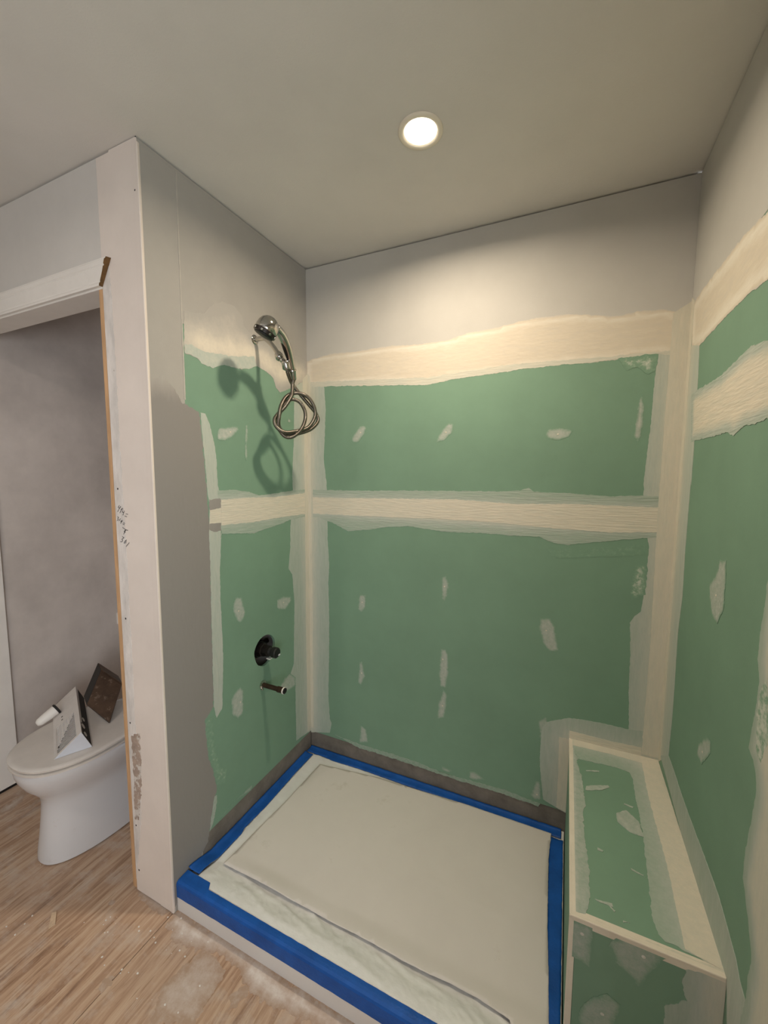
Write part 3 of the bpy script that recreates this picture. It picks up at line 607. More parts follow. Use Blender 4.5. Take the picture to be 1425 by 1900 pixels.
# ================================================================== FLOOR COATS
z3 = lambda L: Z(300, 1560, .3509, L)
patch('mortar_smear', flo, FLOOR, z3([(20, 440), (60, 390), (95, 375), (400, 560), (760, 800), (1040, 969), (1200, 1080), (1000, 1080), (800, 969), (640, 900), (520, 850), (450, 770), (400, 700), (370, 640), (290, 600), (240, 590), (180, 570), (100, 560)]), 0.0005, 'dust', 1.0, rag=0.012, feather=0.035)
for L, d in ((z3([(85, 900), (130, 810), (200, 760), (215, 800), (150, 900), (120, 969), (80, 969)]), 0.6), (z3([(380, 800), (440, 770), (460, 800), (400, 880), (350, 900)]), 0.35),
             (Z(0, 1220, .2105, [(-20, 1385), (0, 1340), (100, 1270), (200, 1180), (232, 1185), (200, 1260), (120, 1335), (20, 1385)]), 0.85),
             (Z(0, 1220, .2105, [(230, 1330), (330, 1250), (415, 1235), (300, 1310), (130, 1398), (120, 1385)]), 0.75),
             (Z(0, 1560, .2947, [(600, 940), (660, 870), (720, 860), (700, 910), (640, 960)]), 0.7), (Z(0, 1560, .2947, [(670, 400), (700, 370), (730, 395), (700, 410)]), 0.7),
             ([(300, 1830), (380, 1760), (420, 1800), (360, 1900), (280, 1900)], 0.42), ([(255, 1650), (300, 1655), (318, 1690), (300, 1700), (262, 1672)], 0.7)):
    patch('mortar_smear', flo, FLOOR, L, 0.0003, 'dust', d, rag=0.009, feather=0.035)
crumb = bmesh.new()
for px, py in [(192, 1716), (205, 1702), (217, 1702), (279, 1728), (286, 1740), (190, 1776), (208, 1843), (226, 1800), (200, 1730), (75, 1605), (156, 1712), (258, 1728), (320, 1726), (338, 1733), (60, 1700), (28, 1735), (46, 1715), (12, 1720)] + [(random.uniform(180, 420), random.uniform(1690, 1890)) for _ in range(26)]:
    p = at(2, 0, px, py); r = random.uniform(0.001, 0.0034)
    if p.y > -0.80 and p.x > -0.02: continue
    g = bmesh.ops.create_icosphere(crumb, subdivisions=1, radius=r)['verts']
    for v in g: v.co = Vector((v.co.x * random.uniform(.8, 1.4), v.co.y, v.co.z * 0.6)) + p + Vector((0, 0, r * 0.55))
cr = bm_obj('plaster_crumbs', crumb, 'chip'); tag(cr, 'loose white plaster crumbs scattered over the plywood', 'debris', None, 'stuff')
p = at(2, 0.004, 98, 1706); d = (at(2, 0.004, 101, 1692) - at(2, 0.004, 97, 1718))
sp = bmesh.new(); w = Vector((d.y, -d.x, 0)).normalized() * 0.008
vs = [sp.verts.new(p + d * t + w * s + Vector((0, 0, h))) for h in (-0.0035, 0.002) for t, s in ((-.5, -1), (.5, -.7), (.48, .9), (-.42, 1.1))]
for f in ((0, 1, 2, 3), (7, 6, 5, 4), (0, 4, 5, 1), (1, 5, 6, 2), (2, 6, 7, 3), (3, 7, 4, 0)): sp.faces.new([vs[i] for i in f])
M['sliver'] = mat('pale_wood_sliver', (0.62, 0.47, 0.33), 0.7, var=0.2, vscale=80)
tag(bm_obj('wood_offcut', sp, 'sliver'), 'small pale wood offcut lying flat on the plywood floor', 'offcut')

# ================================================================== SHOWER PAN + PROTECTION
pan = thing('shower_pan', (0.6, -0.4, 0.0), 'white acrylic shower pan in the alcove, edges masked with blue tape', 'shower pan')
pr = [(-0.7951, 0.0), (-0.7951, 0.098), (-0.793, 0.1035), (-0.787, 0.1053), (-0.764, 0.1053), (-0.757, 0.103), (-0.742, 0.086), (-0.735, 0.083), (-0.0025, 0.083), (-0.0025, 0.0)]
v = [(x, y, z) for x in (0.0015, BX - 0.0035) for y, z in pr]; k = len(pr)
mesh('basin', v, [(i, k + i, k + (i + 1) % k, (i + 1) % k) for i in range(k)] + [tuple(range(k)), tuple(range(k, 2 * k))[::-1]], 'acrylic', pan)
PAN = Plane(2, 0.083, 1, 0, 1, (0.002, BX - 0.004, -0.7951, -0.003))
def pan_top(v): return np.interp(v, [-0.7951, -0.787, -0.764, -0.757, -0.742, -0.735, 0.0], [0.1035, 0.1053, 0.1053, 0.103, 0.086, 0.083, 0.083]) - 0.083
def film_z(u, v, e):
    f = sm((-0.56 - v) / 0.10); out = np.zeros(len(u))
    for i in range(len(u)):
        a, b = u[i], v[i]
        c1 = 1 - abs(noise.noise(Vector((a * 7 + b * 16, b * 9 - a * 3, 1.3)))) * 2.2
        c2 = 1 - abs(noise.noise(Vector((a * 34 - b * 26, b * 44 + a * 12, 5.1)))) * 2.0
        c3 = noise.noise(Vector((a * 3, b * 5, 8)))
        out[i] = max(0, 0.55 * max(0, c1) ** 2 + 0.35 * max(0, c2) ** 2 + 0.35 * c3) * (0.0016 + 0.0046 * f[i]) * min(1, e[i] / 0.035)
    slope = 0.0222 * sm((-0.655 - v) / 0.105)
    return np.maximum(pan_top(v) + 0.0002, slope) + out
z8 = lambda L: Z(300, 1350, .5333, L)
film = patch('plastic_film', None, PAN, [(0.046, -0.042), (0.30, -0.040), (0.60, -0.038), (0.90, -0.040), (1.16, -0.042), (1.165, -0.30), (1.166, -0.60), (1.168, -0.772), (0.80, -0.772), (0.40, -0.772), (0.048, -0.766), (0.044, -0.50), (0.046, -0.25)],
             0.0006, 'film', 1, rag=0.003, grid=0.0065, uvin=True, lift=film_z)
tag(film, 'crinkled milky plastic film covering the shower pan under the white board', 'plastic film')
def board_z(u, v, e):
    o = np.zeros(len(u)); f = sm((-0.61 - v) / 0.06)
    for i in range(len(u)):
        o[i] = 0.0012 * noise.noise(Vector((u[i] * 3, v[i] * 3, 2))) + f[i] * (0.007 + 0.005 * noise.noise(Vector((u[i] * 5, 0, 9))))
    ln = (v + 0.40 + 0.06 * (u - 0.5)); o += 0.0016 * np.exp(-(ln / 0.004) ** 2) * (u > 0.56) * sm((u - 0.56) / 0.1)
    return o
PB = Plane(2, 0.0875, 1, 0, 1, (0.002, BX - 0.004, -0.79, -0.003))
board = patch('floor_protection_board', None, PB, z8([(550, 130), (640, 150), (760, 178), (900, 222), (1060, 270), (1200, 318), (1355, 372), (1345, 470), (1342, 700), (1346, 880)]) + [(1018, 1900), (1020, 2040), (960, 1960)] + z8([(1210, 1031), (1100, 955), (1000, 900), (920, 865), (840, 825), (720, 755), (600, 692), (520, 645), (440, 605), (320, 538), (215, 480), (330, 360), (440, 250)]),
              0.004, 'board', 1, rag=0.0008, grid=0.012, lift=board_z)
tag(board, 'large off-white paper board laid over the shower pan floor', 'floor protection')
# blue tape
tl = lambda u, v, e: 0.0010 * np.array([noise.noise(Vector((a * 25, b * 25, 3))) for a, b in zip(u, v)]) + 0.0007
def tape(L, label, plane=PAN, off=0.0035, lift=tl):
    o = patch('masking_tape', None, plane, L, off, 'tape', 1, rag=0.0012, grid=0.012, uvin=True, lift=lift)
    return tag(o, label, 'masking tape', 'blue tape around the shower pan')
upback = lambda u, v, e: tl(u, v, e) + 0.006 * sm((v + 0.014) / 0.012)
upleft = lambda u, v, e: tl(u, v, e) + 0.006 * sm((0.014 - u) / 0.012) + np.maximum(pan_top(v), 0.0222 * sm((-0.640 - v) / 0.105)) + 0.002 * sm((-0.55 - v) / 0.04)
tape([(0.004, -0.004), (0.4, -0.004), (0.8, -0.004), (1.19, -0.004), (1.19, -0.046), (0.9, -0.043), (0.6, -0.048), (0.3, -0.045), (0.16, -0.051), (0.10, -0.046), (0.004, -0.047)], 'blue masking tape strip along the back wall of the shower pan', lift=upback)
tape([(0.003, -0.0525), (0.048, -0.0535), (0.045, -0.2), (0.050, -0.4), (0.044, -0.52), (0.052, -0.55), (0.049, -0.70), (0.053, -0.7465), (0.003, -0.7470), (0.003, -0.4)], 'blue masking tape strip along the shower pan under the valve wall', lift=upleft)
tape([(1.150, -0.052), (1.197, -0.052), (1.197, -0.4), (1.197, -0.766), (1.166, -0.766), (1.158, -0.6), (1.152, -0.3)], 'blue masking tape strip on the shower pan beside the bench', lift=lambda u, v, e: tl(u, v, e) + np.maximum(pan_top(v), 0.0222 * sm((-0.640 - v) / 0.105)) + 0.0025 * sm((-0.55 - v) / 0.04))
# front tape: folded over the curb edge (top leg and front leg of one strip)
us = np.linspace(0.0025, BX - 0.006, 90); prof_rows = []
v, f = [], []
for i, u in enumerate(us):
    n1 = 0.0012 * noise.noise(Vector((u * 40, 1, 0))); step = 0.019 if u < 0.115 else 0.0
    top_in = -0.770 + n1 + step; bot = 0.0515 + 0.0014 * noise.noise(Vector((u * 30, 4, 0))) + 0.003 * math.sin(u * 3)
    for y, z in ((top_in, 0.1078), (-0.780, 0.1080), (-0.788, 0.1074), (-0.7945, 0.1046), (-0.7968, 0.0985), (-0.7966, 0.075), (-0.7963, bot)): v.append((u, y, z + 0.0006))
for i in range(89):
    for j in range(6): a_ = i * 7 + j; f.append((a_, a_ + 1, a_ + 8, a_ + 7))
o = mesh('masking_tape', v, f, 'tape', None, False)
md = o.modifiers.new('thickness', 'SOLIDIFY'); md.thickness = 0.0006; md.offset = 1
tag(o, 'blue masking tape strip folded over the front curb of the pan', 'masking tape', 'blue tape around the shower pan')

# ================================================================== BENCH
bn = thing('shower_bench', ((BX + W) / 2, -BD / 2, 0), 'built-in drywall shower bench in the back corner, compound along its edges', 'bench')
tag(box('top_panel', (BX, -BD, BH - T), (W - 0.001, -0.001, BH), 'green', bn), 'green drywall top')
tag(box('front_panel', (BX + T + 0.0005, -BD, 0.001), (W - 0.001, -BD + T, BH - T - 0.0005), 'green', bn), 'green drywall front')
tag(box('side_panel', (BX, -BD, 0.001), (BX + T, -0.001, BH - T - 0.0005), 'green', bn), 'green drywall side')
box('frame', (BX + T + 0.001, -BD + T + 0.001, 0.001), (W - 0.002, -0.002, BH - T - 0.001), 'core', bn)
patch(CB, bn, BTOP, a7([(300, 1200), (390, 1215), (410, 1120), (405, 960), (385, 800), (375, 640), (390, 600), (375, 500), (365, 430), (335, 340), (345, 335), (330, 300), (300, 225), (280, 260)]), 0.0012, 'mudp', 0.42, rag=0.004, fn=lambda u, v, e, d: d + 0.45 * np.exp(-((u - BX) / 0.012) ** 2))
patch(CB, bn, BTOP, a7([(285, 190), (340, 330), (420, 350), (560, 380), (640, 410), (655, 450), (670, 540), (690, 640), (715, 770), (730, 900), (745, 1050), (765, 1220), (800, 1330), (840, 1370), (900, 1395), (1100, 1500), (1230, 1560), (1200, 1400), (1000, 800), (850, 310), (600, 180)]),
      0.0014, 'mudv', 0.27, rag=0.003, fn=lambda u, v, e, d: d + 0.38 * np.exp(-((W - u) / 0.075) ** 2) + 0.3 * np.exp(-(v / 0.05) ** 2))
patch('joint_tape_band', bn, BTOP, [(W - 0.0006, -0.0006), (W - 0.055, -0.0006), (W - 0.062, -0.2), (W - 0.058, -0.45), (W - 0.064, -BD + 0.026), (W - 0.0006, -BD + 0.014)], 0.0030, 'mudv', 0.86, rag=0.0015, uvin=True)
patch('joint_tape_band', bn, BTOP, [(BX + 0.012, -0.0006), (W - 0.03, -0.0006), (W - 0.03, -0.042), (1.33, -0.036), (BX + 0.012, -0.040)], 0.0026, 'mudh', 0.80, rag=0.0015, uvin=True)
patch(CB, bn, BTOP, a7([(285, 1190), (380, 1235), (480, 1260), (600, 1320), (800, 1390), (1000, 1470), (1210, 1545), (1210, 1600), (1000, 1520), (290, 1260)]), 0.0016, 'mudv', 0.45, rag=0.003, fn=lambda u, v, e, d: d + 0.5 * np.exp(-((v + BD) / 0.022) ** 2))
for L in ([(390, 485), (515, 483), (525, 495), (480, 510), (390, 510)], [(560, 640), (620, 625), (690, 690), (718, 775), (640, 750), (570, 690)], [(455, 838), (490, 855), (485, 862), (455, 850)], [(645, 955), (720, 995), (715, 1000), (650, 965)], [(605, 585), (660, 605), (655, 612), (605, 592)], [(390, 395), (465, 400), (465, 406), (390, 402)], [(440, 1130), (540, 1155), (545, 1175), (470, 1150)], [(520, 1165), (560, 1200), (550, 1205)], [(600, 1250), (640, 1265), (600, 1262)]):
    patch(CP, bn, BTOP, a7(L), 0.0018, 'mudp', 0.5, rag=0.002, step=0.004, grid=0.01)
GF = dict(m='mudp', rag=0.002)
for L, c in (([(298, 1235), (430, 1290), (410, 1510), (290, 1440)], (368, 1325)), ([(535, 1360), (600, 1340), (845, 1460), (690, 1620), (560, 1480), (525, 1390)], (717, 1455)),
             ([(360, 1740), (440, 1680), (510, 1665), (585, 1730), (550, 1850), (520, 1950), (380, 1950), (345, 1800)], (482, 1780))):
    o = patch(CP, bn, BFRONT, a7(L), 0.0012, 'mudp', 0.36, rag=0.003, grid=0.008, feather=0.012)
    dot(o, BFRONT, a7([c])[0], 0.0042, 'mudp', 0.0016)
patch(CB, bn, BFRONT, a7([(960, 1530), (930, 1600), (960, 1700), (840, 1740), (830, 1820), (870, 1950), (1260, 1950), (1215, 1580), (1190, 1560)]), 0.0016, 'mudv', 0.34, rag=0.005, fn=lambda u, v, e, d: d + 0.4 * np.exp(-((W - u) / 0.045) ** 2))
def bead(a, b, n1, n2, w=0.020):
    """beaded corner strip: two thin legs and a rounded nose along an outside edge"""
    a, b, n1, n2 = Vector(a), Vector(b), Vector(n1), Vector(n2); pf = []
    for s, t in ((-w, 0.0004), (-0.004, 0.0016), (0.0002, 0.0024), (0.0018, 0.0018), (0.0024, 0.0002), (0.0016, -0.004), (0.0004, -w), (-0.003, -w), (-0.003, -0.003), (-w, -0.003)): pf.append(n1 * s + n2 * t)
    k = len(pf); bm = bmesh.new(); A = [bm.verts.new(a + p_) for p_ in pf]; B = [bm.verts.new(b + p_) for p_ in pf]
    for i in range(k): bm.faces.new((A[i], A[(i + 1) % k], B[(i + 1) % k], B[i]))
    bm.faces.new(A); bm.faces.new(B)
    return tag(bm_obj('corner_bead', bm, 'bead', bn), 'cream compound over the corner bead')
bead((BX, -BD, BH), (W - 0.002, -BD, BH), (0, -1, 0), (0, 0, 1), 0.018)
bead((BX, -BD, BH), (BX, -0.002, BH), (-1, 0, 0), (0, 0, 1), 0.018)
bead((BX, -BD, 0.002), (BX, -BD, BH), (-1, 0, 0), (0, -1, 0), 0.012)

# ================================================================== SHOWER FITTINGS
hs = thing('hand_shower', (0.0, -0.351, 2.017), 'chrome hand shower on its wall arm with a coiled metal hose', 'shower head')
lathe('wall_flange', (0.0005, -0.351, 2.017), (1, 0, 0), [(0, 0.0185), (0.002, 0.0185), (0.004, 0.0165), (0.005, 0.0115)], 'chrome', hs, 28)
ball = at(1, -0.363, 518, 661)
arm = catmull([Vector((0.002, -0.351, 2.017)), Vector((0.035, -0.351, 2.0175)), at(1, -0.351, 492, 628), at(1, -0.353, 502, 637), at(1, -0.357, 511, 649), ball], 0.006)
tube('shower_arm', arm, 0.0092, 'chrome', hs, 16)
ax = (ball - arm[-4]).normalized()
lathe('swivel_nut', ball - ax * 0.014, ax, [(0, 0.010), (0.003, 0.0145), (0.012, 0.0165), (0.022, 0.0165), (0.028, 0.013), (0.030, 0.009)], 'chrome', hs, 18)
h0, h1 = at(0, 0.180, 524, 618), at(0, 0.168, 541, 684)
hp = catmull([at(0, 0.186, 512, 607), at(0, 0.182, 523, 622), at(0, 0.178, 531, 640), at(0, 0.174, 537, 660), at(0, 0.170, 541, 678), at(0, 0.168, 543, 688)], 0.006)
tube('handle', hp, lambda t, i: 0.0135 + 0.004 * math.sin(math.pi * min(1, t * 1.25)) - 0.001 * t, 'chrome', hs, 18)
tube('handle_insert', [p + Vector((-0.002, -0.0035, -0.0065)) for p in hp[4:-4]], lambda t, i: 0.004 + 0.0075 * math.sin(math.pi * t), 'darkmetal', hs, 12)
hd = (hp[-1] - hp[-4]).normalized()
lathe('handle_cone', hp[-1], hd, [(-0.004, 0.0145), (0.0, 0.0150), (0.004, 0.0120), (0.030, 0.0085), (0.034, 0.0075)], 'chrome', hs, 18)
cl = at(0, 0.160, 531, 677)
lathe('holder_clamp', cl - hd * 0.016, hd, [(0, 0.0135), (0.004, 0.0165), (0.030, 0.0165), (0.034, 0.0125)], 'chrome', hs, 20)
bridge = [ball + ax * 0.012, (ball + cl) * 0.5, cl]
tube('holder_bridge', bridge, 0.0105, 'chrome', hs, 12)
hc = at(0, 0.185, 497, 606)                                   # middle of the spray head
sx_ = Vector((-0.42, -0.22, -0.88)).normalized()              # where it sprays
lathe('spray_head', hc - sx_ * 0.036, sx_, [(0, 0.003), (0.002, 0.012), (0.007, 0.0215), (0.016, 0.031), (0.028, 0.0365), (0.042, 0.0385), (0.050, 0.0385), (0.052, 0.0375)], 'chrome', hs, 36)
lathe('selector_ring', hc + sx_ * 0.0162, sx_, [(0, 0.0375), (0.002, 0.0395), (0.013, 0.0385), (0.015, 0.035)], 'darkmetal', hs, 36)
fx, fy, _ = frame_of(sx_)
for a in range(0, 360, 45):
    d_ = fx * math.cos(math.radians(a)) + fy * math.sin(math.radians(a))
    lathe('selector_tab', hc + sx_ * 0.024 + d_ * 0.0345, d_, [(0, 0.005), (0.0045, 0.0048), (0.0062, 0.0035)], 'chrome', hs, 10)
lathe('spray_face', hc + sx_ * 0.031, sx_, [(0, 0.034), (0.003, 0.033), (0.005, 0.028), (0.0055, 0.010)], 'black', hs, 30)
# hose: one strand, coiled in a loop plane that hangs in front of the corner
c0 = Vector((0.164, -0.300, 1.722)); eL = Vector((0.43, 0.90, 0)).normalized(); nL = eL.cross(Vector((0, 0, 1))).normalized()
def hose_pt(a, b, k):
    px, py = 440 + a * .1369, 570 + b * .1369; d_ = ray(px, py)
    t = (c0 - CAM).dot(nL) / d_.dot(nL); p_ = CAM + d_ * t
    return p_ + (CAM - p_).normalized() * k
path = [hp[-1] + hd * 0.030]
for a, b, k in [(752, 1040, .004), (748, 1130, .006), (730, 1220, .010), (640, 1360, .004), (560, 1440, -.004), (505, 1530, .000), (540, 1630, .008), (650, 1695, .012), (800, 1680, .008), (960, 1630, .002), (1048, 1500, .004), (1050, 1370, .006), (980, 1240, .006), (870, 1172, .004), (760, 1168, -.006), (660, 1220, -.008), (590, 1350, .006), (568, 1500, .010), (560, 1630, .000), (640, 1745, .000), (740, 1760, .010), (850, 1680, .014), (915, 1550, .010), (920, 1420, .008), (860, 1300, .006), (770, 1250, .000), (680, 1275, -.010), (605, 1380, -.010), (560, 1520, -.010), (590, 1660, -.012), (720, 1725, -.010), (880, 1700, -.008), (1010, 1645, -.004), (1095, 1540, -.008), (1060, 1430, -.010), (960, 1310, -.010), (860, 1190, -.010), (785, 1095, -.008), (735, 1020, -.006)]:
    path.append(hose_pt(a, b, k))
path.append(cl + hd * 0.030); path.append(cl + hd * 0.012)
hpth = catmull(path, 0.0016)
tube('hose', hpth, lambda t, i: 0.0076 if i % 3 else 0.0060, 'hose', hs, 10)

vl = thing('shower_valve', (-0.02, -0.333, 0.735), 'dark bare shower valve body showing through a round hole in the drywall', 'valve')
VC = Vector((0, -0.333, 0.735))
lathe('valve_body', VC + Vector((-0.085, 0, 0)), (1, 0, 0), [(0, 0.038), (0.05, 0.038), (0.054, 0.034), (0.06, 0.034)], 'darkmetal', vl, 24)
box('mounting_plate', VC + Vector((-0.040, -0.05, -0.016)), VC + Vector((-0.028, 0.05, 0.016)), 'darkmetal', vl, 0.003)
for s in (-1, 1):
    lathe('plate_screw', VC + Vector((-0.029, s * 0.042, 0)), (1, 0, 0), [(0, 0.006), (0.004, 0.006), (0.006, 0.003)], 'chrome', vl, 12)
    lathe('supply_pipe', VC + Vector((-0.06, s * 0.085, 0)), (0, -s, 0), [(0, 0.011), (0.05, 0.011)], 'copper', vl, 14)
lathe('bonnet', VC + Vector((-0.028, 0, 0)), (1, 0, 0), [(0, 0.030), (0.004, 0.031), (0.024, 0.030), (0.026, 0.026), (0.032, 0.025), (0.052, 0.024), (0.054, 0.020)], 'darkmetal', vl, 8, sharp=True)
lathe('cartridge', VC + Vector((0.024, 0, 0)), (1, 0, 0), [(0, 0.0165), (0.006, 0.0185), (0.008, 0.0165), (0.012, 0.0185), (0.014, 0.0165), (0.020, 0.018)], 'black', vl, 20)
lathe('stem_collar', VC + Vector((0.044, 0, 0)), (1, 0, 0), [(0, 0.016), (0.003, 0.0225), (0.020, 0.0225), (0.024, 0.019), (0.025, 0.010)], 'black', vl, 22)
box('stem_clip', VC + Vector((0.064, 0.004, -0.014)), VC + Vector((0.0705, 0.016, -0.008)), 'enamelblue', vl, 0.001)
box('label_tab', VC + Vector((0.010, -0.004, -0.036)), VC + Vector((0.030, 0.012, -0.031)), 'white', vl, 0.001)

ps = thing('spout_pipe', (0, -0.3515, 0.590), 'copper spout stub with white ring sticking out below the valve hole', 'pipe')
PC = Vector((0, -0.3515, 0.590))
lathe('escutcheon_clamp', PC + Vector((0.0003, 0, 0)), (1, 0, 0), [(0, 0.0185), (0.003, 0.0185), (0.006, 0.014), (0.007, 0.0112)], 'chrome', ps, 22)
lathe('pipe', PC + Vector((-0.05, 0, 0)), (1, 0, -0.01), [(0, 0.0098), (0.135, 0.0098)], 'copper', ps, 18)
lathe('clamp_screw', PC + Vector((0.004, -0.010, -0.014)), (1, 0, 0), [(0, 0.005), (0.005, 0.005), (0.007, 0.003)], 'chrome', ps, 12)
lathe('adapter', PC + Vector((0.080, 0, -0.001)), (1, 0, -0.01), [(0, 0.0105), (0.002, 0.0125), (0.012, 0.0125), (0.013, 0.0108), (0.016, 0.0108), (0.017, 0.0125), (0.028, 0.0125), (0.029, 0.011)], 'copper', ps, 20)
lathe('white_ring', PC + Vector((0.1095, 0, -0.001)), (1, 0, -0.01), [(0, 0.0125), (0.001, 0.0140), (0.005, 0.0140), (0.006, 0.0125)], 'white', ps, 22)
lathe('end_cap', PC + Vector((0.1158, 0, -0.001)), (1, 0, -0.01), [(0, 0.0122), (0.003, 0.0122), (0.005, 0.0095)], 'black', ps, 20)

# ================================================================== DOWNLIGHTS
def downlight(x, y, watts, col, spread, label):
    t = thing('recessed_downlight', (x, y, H), label, 'ceiling light', 'recessed ceiling downlights'); k = 48
    ring = [(0.0622, 0.0), (0.0622, -0.003), (0.060, -0.0052), (0.054, -0.006), (0.049, -0.005), (0.0455, -0.0015), (0.0445, -0.0005)]
    v, f = [], []
    for r, z in ring:
        for i in range(k): a = 2 * math.pi * i / k; v.append((x + r * math.cos(a), y + r * math.sin(a), H - 0.0002 + z))
    for i in range(len(ring) - 1):
        for j in range(k): n = (j + 1) % k; f.append((i * k + j, (i + 1) * k + j, (i + 1) * k + n, i * k + n))
    o = mesh('trim_ring', v, f, 'trimring', t, True)
    bm = bmesh.new(); bm.from_mesh(o.data); bmesh.ops.recalc_face_normals(bm, faces=bm.faces); bm.to_mesh(o.data); bm.free()
    vs = [(x + 0.0445 * math.cos(2 * math.pi * i / k), y + 0.0445 * math.sin(2 * math.pi * i / k), H - 0.0022) for i in range(k)]
    tag(mesh('lens', vs, [tuple(range(k))[::-1]], 'lens', t), 'glowing round lens')
    ld = bpy.data.lights.new('lamp_light', 'AREA'); ld.shape = 'DISK'; ld.size = 0.085; ld.energy = watts; ld.color = col; ld.spread = spread
    lo = bpy.data.objects.new('lamp_light', ld); COL.objects.link(lo); lo.parent = t; lo.location = (0, 0, -0.0065)
downlight(0.738, -0.497, LAMP_A, (1.0, 0.83, 0.63), math.radians(166), 'round lit downlight in the ceiling above the shower')
downlight(-0.25, -1.85, LAMP_B, (1.0, 0.85, 0.74), math.radians(170), 'round lit downlight in the ceiling above the plywood floor outside the shower')

# ================================================================== TOILET AND WHAT LIES ON IT
TX = -0.615
tt = thing('toilet', (TX, -0.65, 0), 'white porcelain toilet standing in the doorway with its lid closed', 'toilet')
def oval(z, hx, yf, yb, n=2.3, seg=56, cx=TX, mid=0.5):
    ym = yf + (yb - yf) * mid; out = []
    for i in range(seg):
        a = 2 * math.pi * i / seg; c, s_ = math.cos(a), math.sin(a)
        ex = 2 / n
        x = hx * math.copysign(abs(c) ** ex, c); yy = math.copysign(abs(s_) ** ex, s_)
        out.append(Vector((cx + x, ym + (yy * (ym - yf) if yy < 0 else yy * (yb - ym)), z)))
    return out
loft('bowl', [oval(*a) for a in ((0.001, 0.118, -0.893, -0.36), (0.006, 0.126, -0.900, -0.35), (0.03, 0.126, -0.899, -0.35), (0.10, 0.117, -0.890, -0.355), (0.17, 0.110, -0.882, -0.355), (0.225, 0.108, -0.878, -0.35), (0.255, 0.113, -0.882, -0.34), (0.285, 0.130, -0.902, -0.33), (0.315, 0.150, -0.925, -0.32), (0.345, 0.167, -0.940, -0.31), (0.370, 0.176, -0.948, -0.305), (0.392, 0.180, -0.951, -0.305), (0.399, 0.176, -0.948, -0.308))], 'porcelain', tt)
box('outlet_horn', (TX - 0.06, -0.37, 0.05), (TX + 0.06, -0.24, 0.30), 'porcelain', tt, 0.02)
def seat_ring(z, g): return oval(z, 0.187 + g, -0.958 - g, -0.50 + g, 2.25, mid=0.52)
loft('seat', [seat_ring(0.4070, -0.035), seat_ring(0.4070, -0.004), seat_ring(0.4082, 0.0), seat_ring(0.4145, 0.001), seat_ring(0.4158, -0.003), seat_ring(0.4158, -0.035)], 'lid', tt)
loft('lid', [seat_ring(0.4218, -0.035), seat_ring(0.4218, -0.004), seat_ring(0.4230, -0.001), seat_ring(0.431, 0.001), seat_ring(0.4350, -0.004), seat_ring(0.4368, -0.016)], 'lid', tt)
for s in (-1, 1):
    for y in (-0.80, -0.62):
        box('bumper', (TX + s * 0.12 - 0.008, y, 0.3985), (TX + s * 0.12 + 0.008, y + 0.03, 0.4075), 'black', tt, 0.001); box('bumper', (TX + s * 0.12 - 0.008, y, 0.4155), (TX + s * 0.12 + 0.008, y + 0.03, 0.4222), 'black', tt, 0.001)
for s in (-1, 1): box('hinge', (TX + s * 0.075 - 0.018, -0.512, 0.400), (TX + s * 0.075 + 0.018, -0.470, 0.432), 'lid', tt, 0.006)
box('tank', (TX - 0.20, -0.40, 0.395), (TX + 0.20, -0.20, 0.74), 'porcelain', tt, 0.02)
box('tank_lid', (TX - 0.21, -0.41, 0.742), (TX + 0.21, -0.19, 0.775), 'porcelain', tt, 0.01)
LZ = 0.4372
# ---- baseboard register: long wedge lying on the lid
R0 = at(2, LZ + 0.001, 100, 1409)
dS = (at(2, LZ + 0.001, 171, 1385) - R0); wS = dS.length; dS.normalize(); up = Vector((0, 0, 1))
dL = Vector((-0.40, 0.194, 0)).normalized(); LR = 0.43
fS, fH = wS * 0.74, 0.071
rg = thing('baseboard_register', R0 + dL * 0.2, 'white wedge-shaped louvred baseboard register lying on the toilet lid', 'register')
def rp(l, s, h): return R0 + dL * l + dS * s + up * h
nF = (fH, fS); q = math.hypot(*nF); nv = (-dS * fH + up * fS) / q                 # outward normal of the louvred face
fdir = (dS * fS + up * fH) / q; FL = q
def fbox(name, l0, l1, a0, a1, d0, d1, m, par):
    P = [R0 + dL * l + fdir * a + nv * d for d in (d0, d1) for l, a in ((l0, a0), (l1, a0), (l1, a1), (l0, a1))]
    bm = bmesh.new(); b_ = [bm.verts.new(p_) for p_ in P]
    for f_ in ((0, 1, 2, 3), (7, 6, 5, 4), (0, 4, 5, 1), (1, 5, 6, 2), (2, 6, 7, 3), (3, 7, 4, 0)): bm.faces.new([b_[i] for i in f_])
    return bm_obj(name, bm, m, par)
V0 = 0.205                                                                       # louvred length
fbox('face_plate', V0, LR, 0.0, FL, -0.0035, 0.0, 'enamel', rg)
fbox('face_rail', 0.0, V0, 0.0, 0.014, -0.0035, 0.0, 'enamel', rg)
fbox('face_rail', 0.0, V0, FL - 0.020, FL, -0.0035, 0.0, 'enamel', rg)
fbox('face_rail', 0.0, 0.012, 0.014, FL - 0.020, -0.0035, 0.0, 'enamel', rg)
fbox('damper', 0.010, V0 + 0.002, 0.010, FL - 0.016, -0.0100, -0.0085, 'black', rg)  # coloured black to paint the shade in the voids behind the slats
a0, a1 = 0.014, FL - 0.020
nsl = 20
for i in range(nsl):                                                             # slats across the face, thinner in the lower triangle
    l = 0.014 + (V0 - 0.016) * (i + 0.5) / nsl; fr = (l - 0.014) / (V0 - 0.016)
    cut = a0 + (a1 - a0) * min(1, max(0, (fr - 0.16) / 0.84))
    fbox('slat', l - 0.0012, l + 0.0012, cut, a1, -0.0035, -0.0022, 'enamel', rg)
    if cut - a0 > 0.006: fbox('slat', l - 0.0024, l + 0.0024, a0, cut, -0.0022, -0.0005, 'enamel', rg)
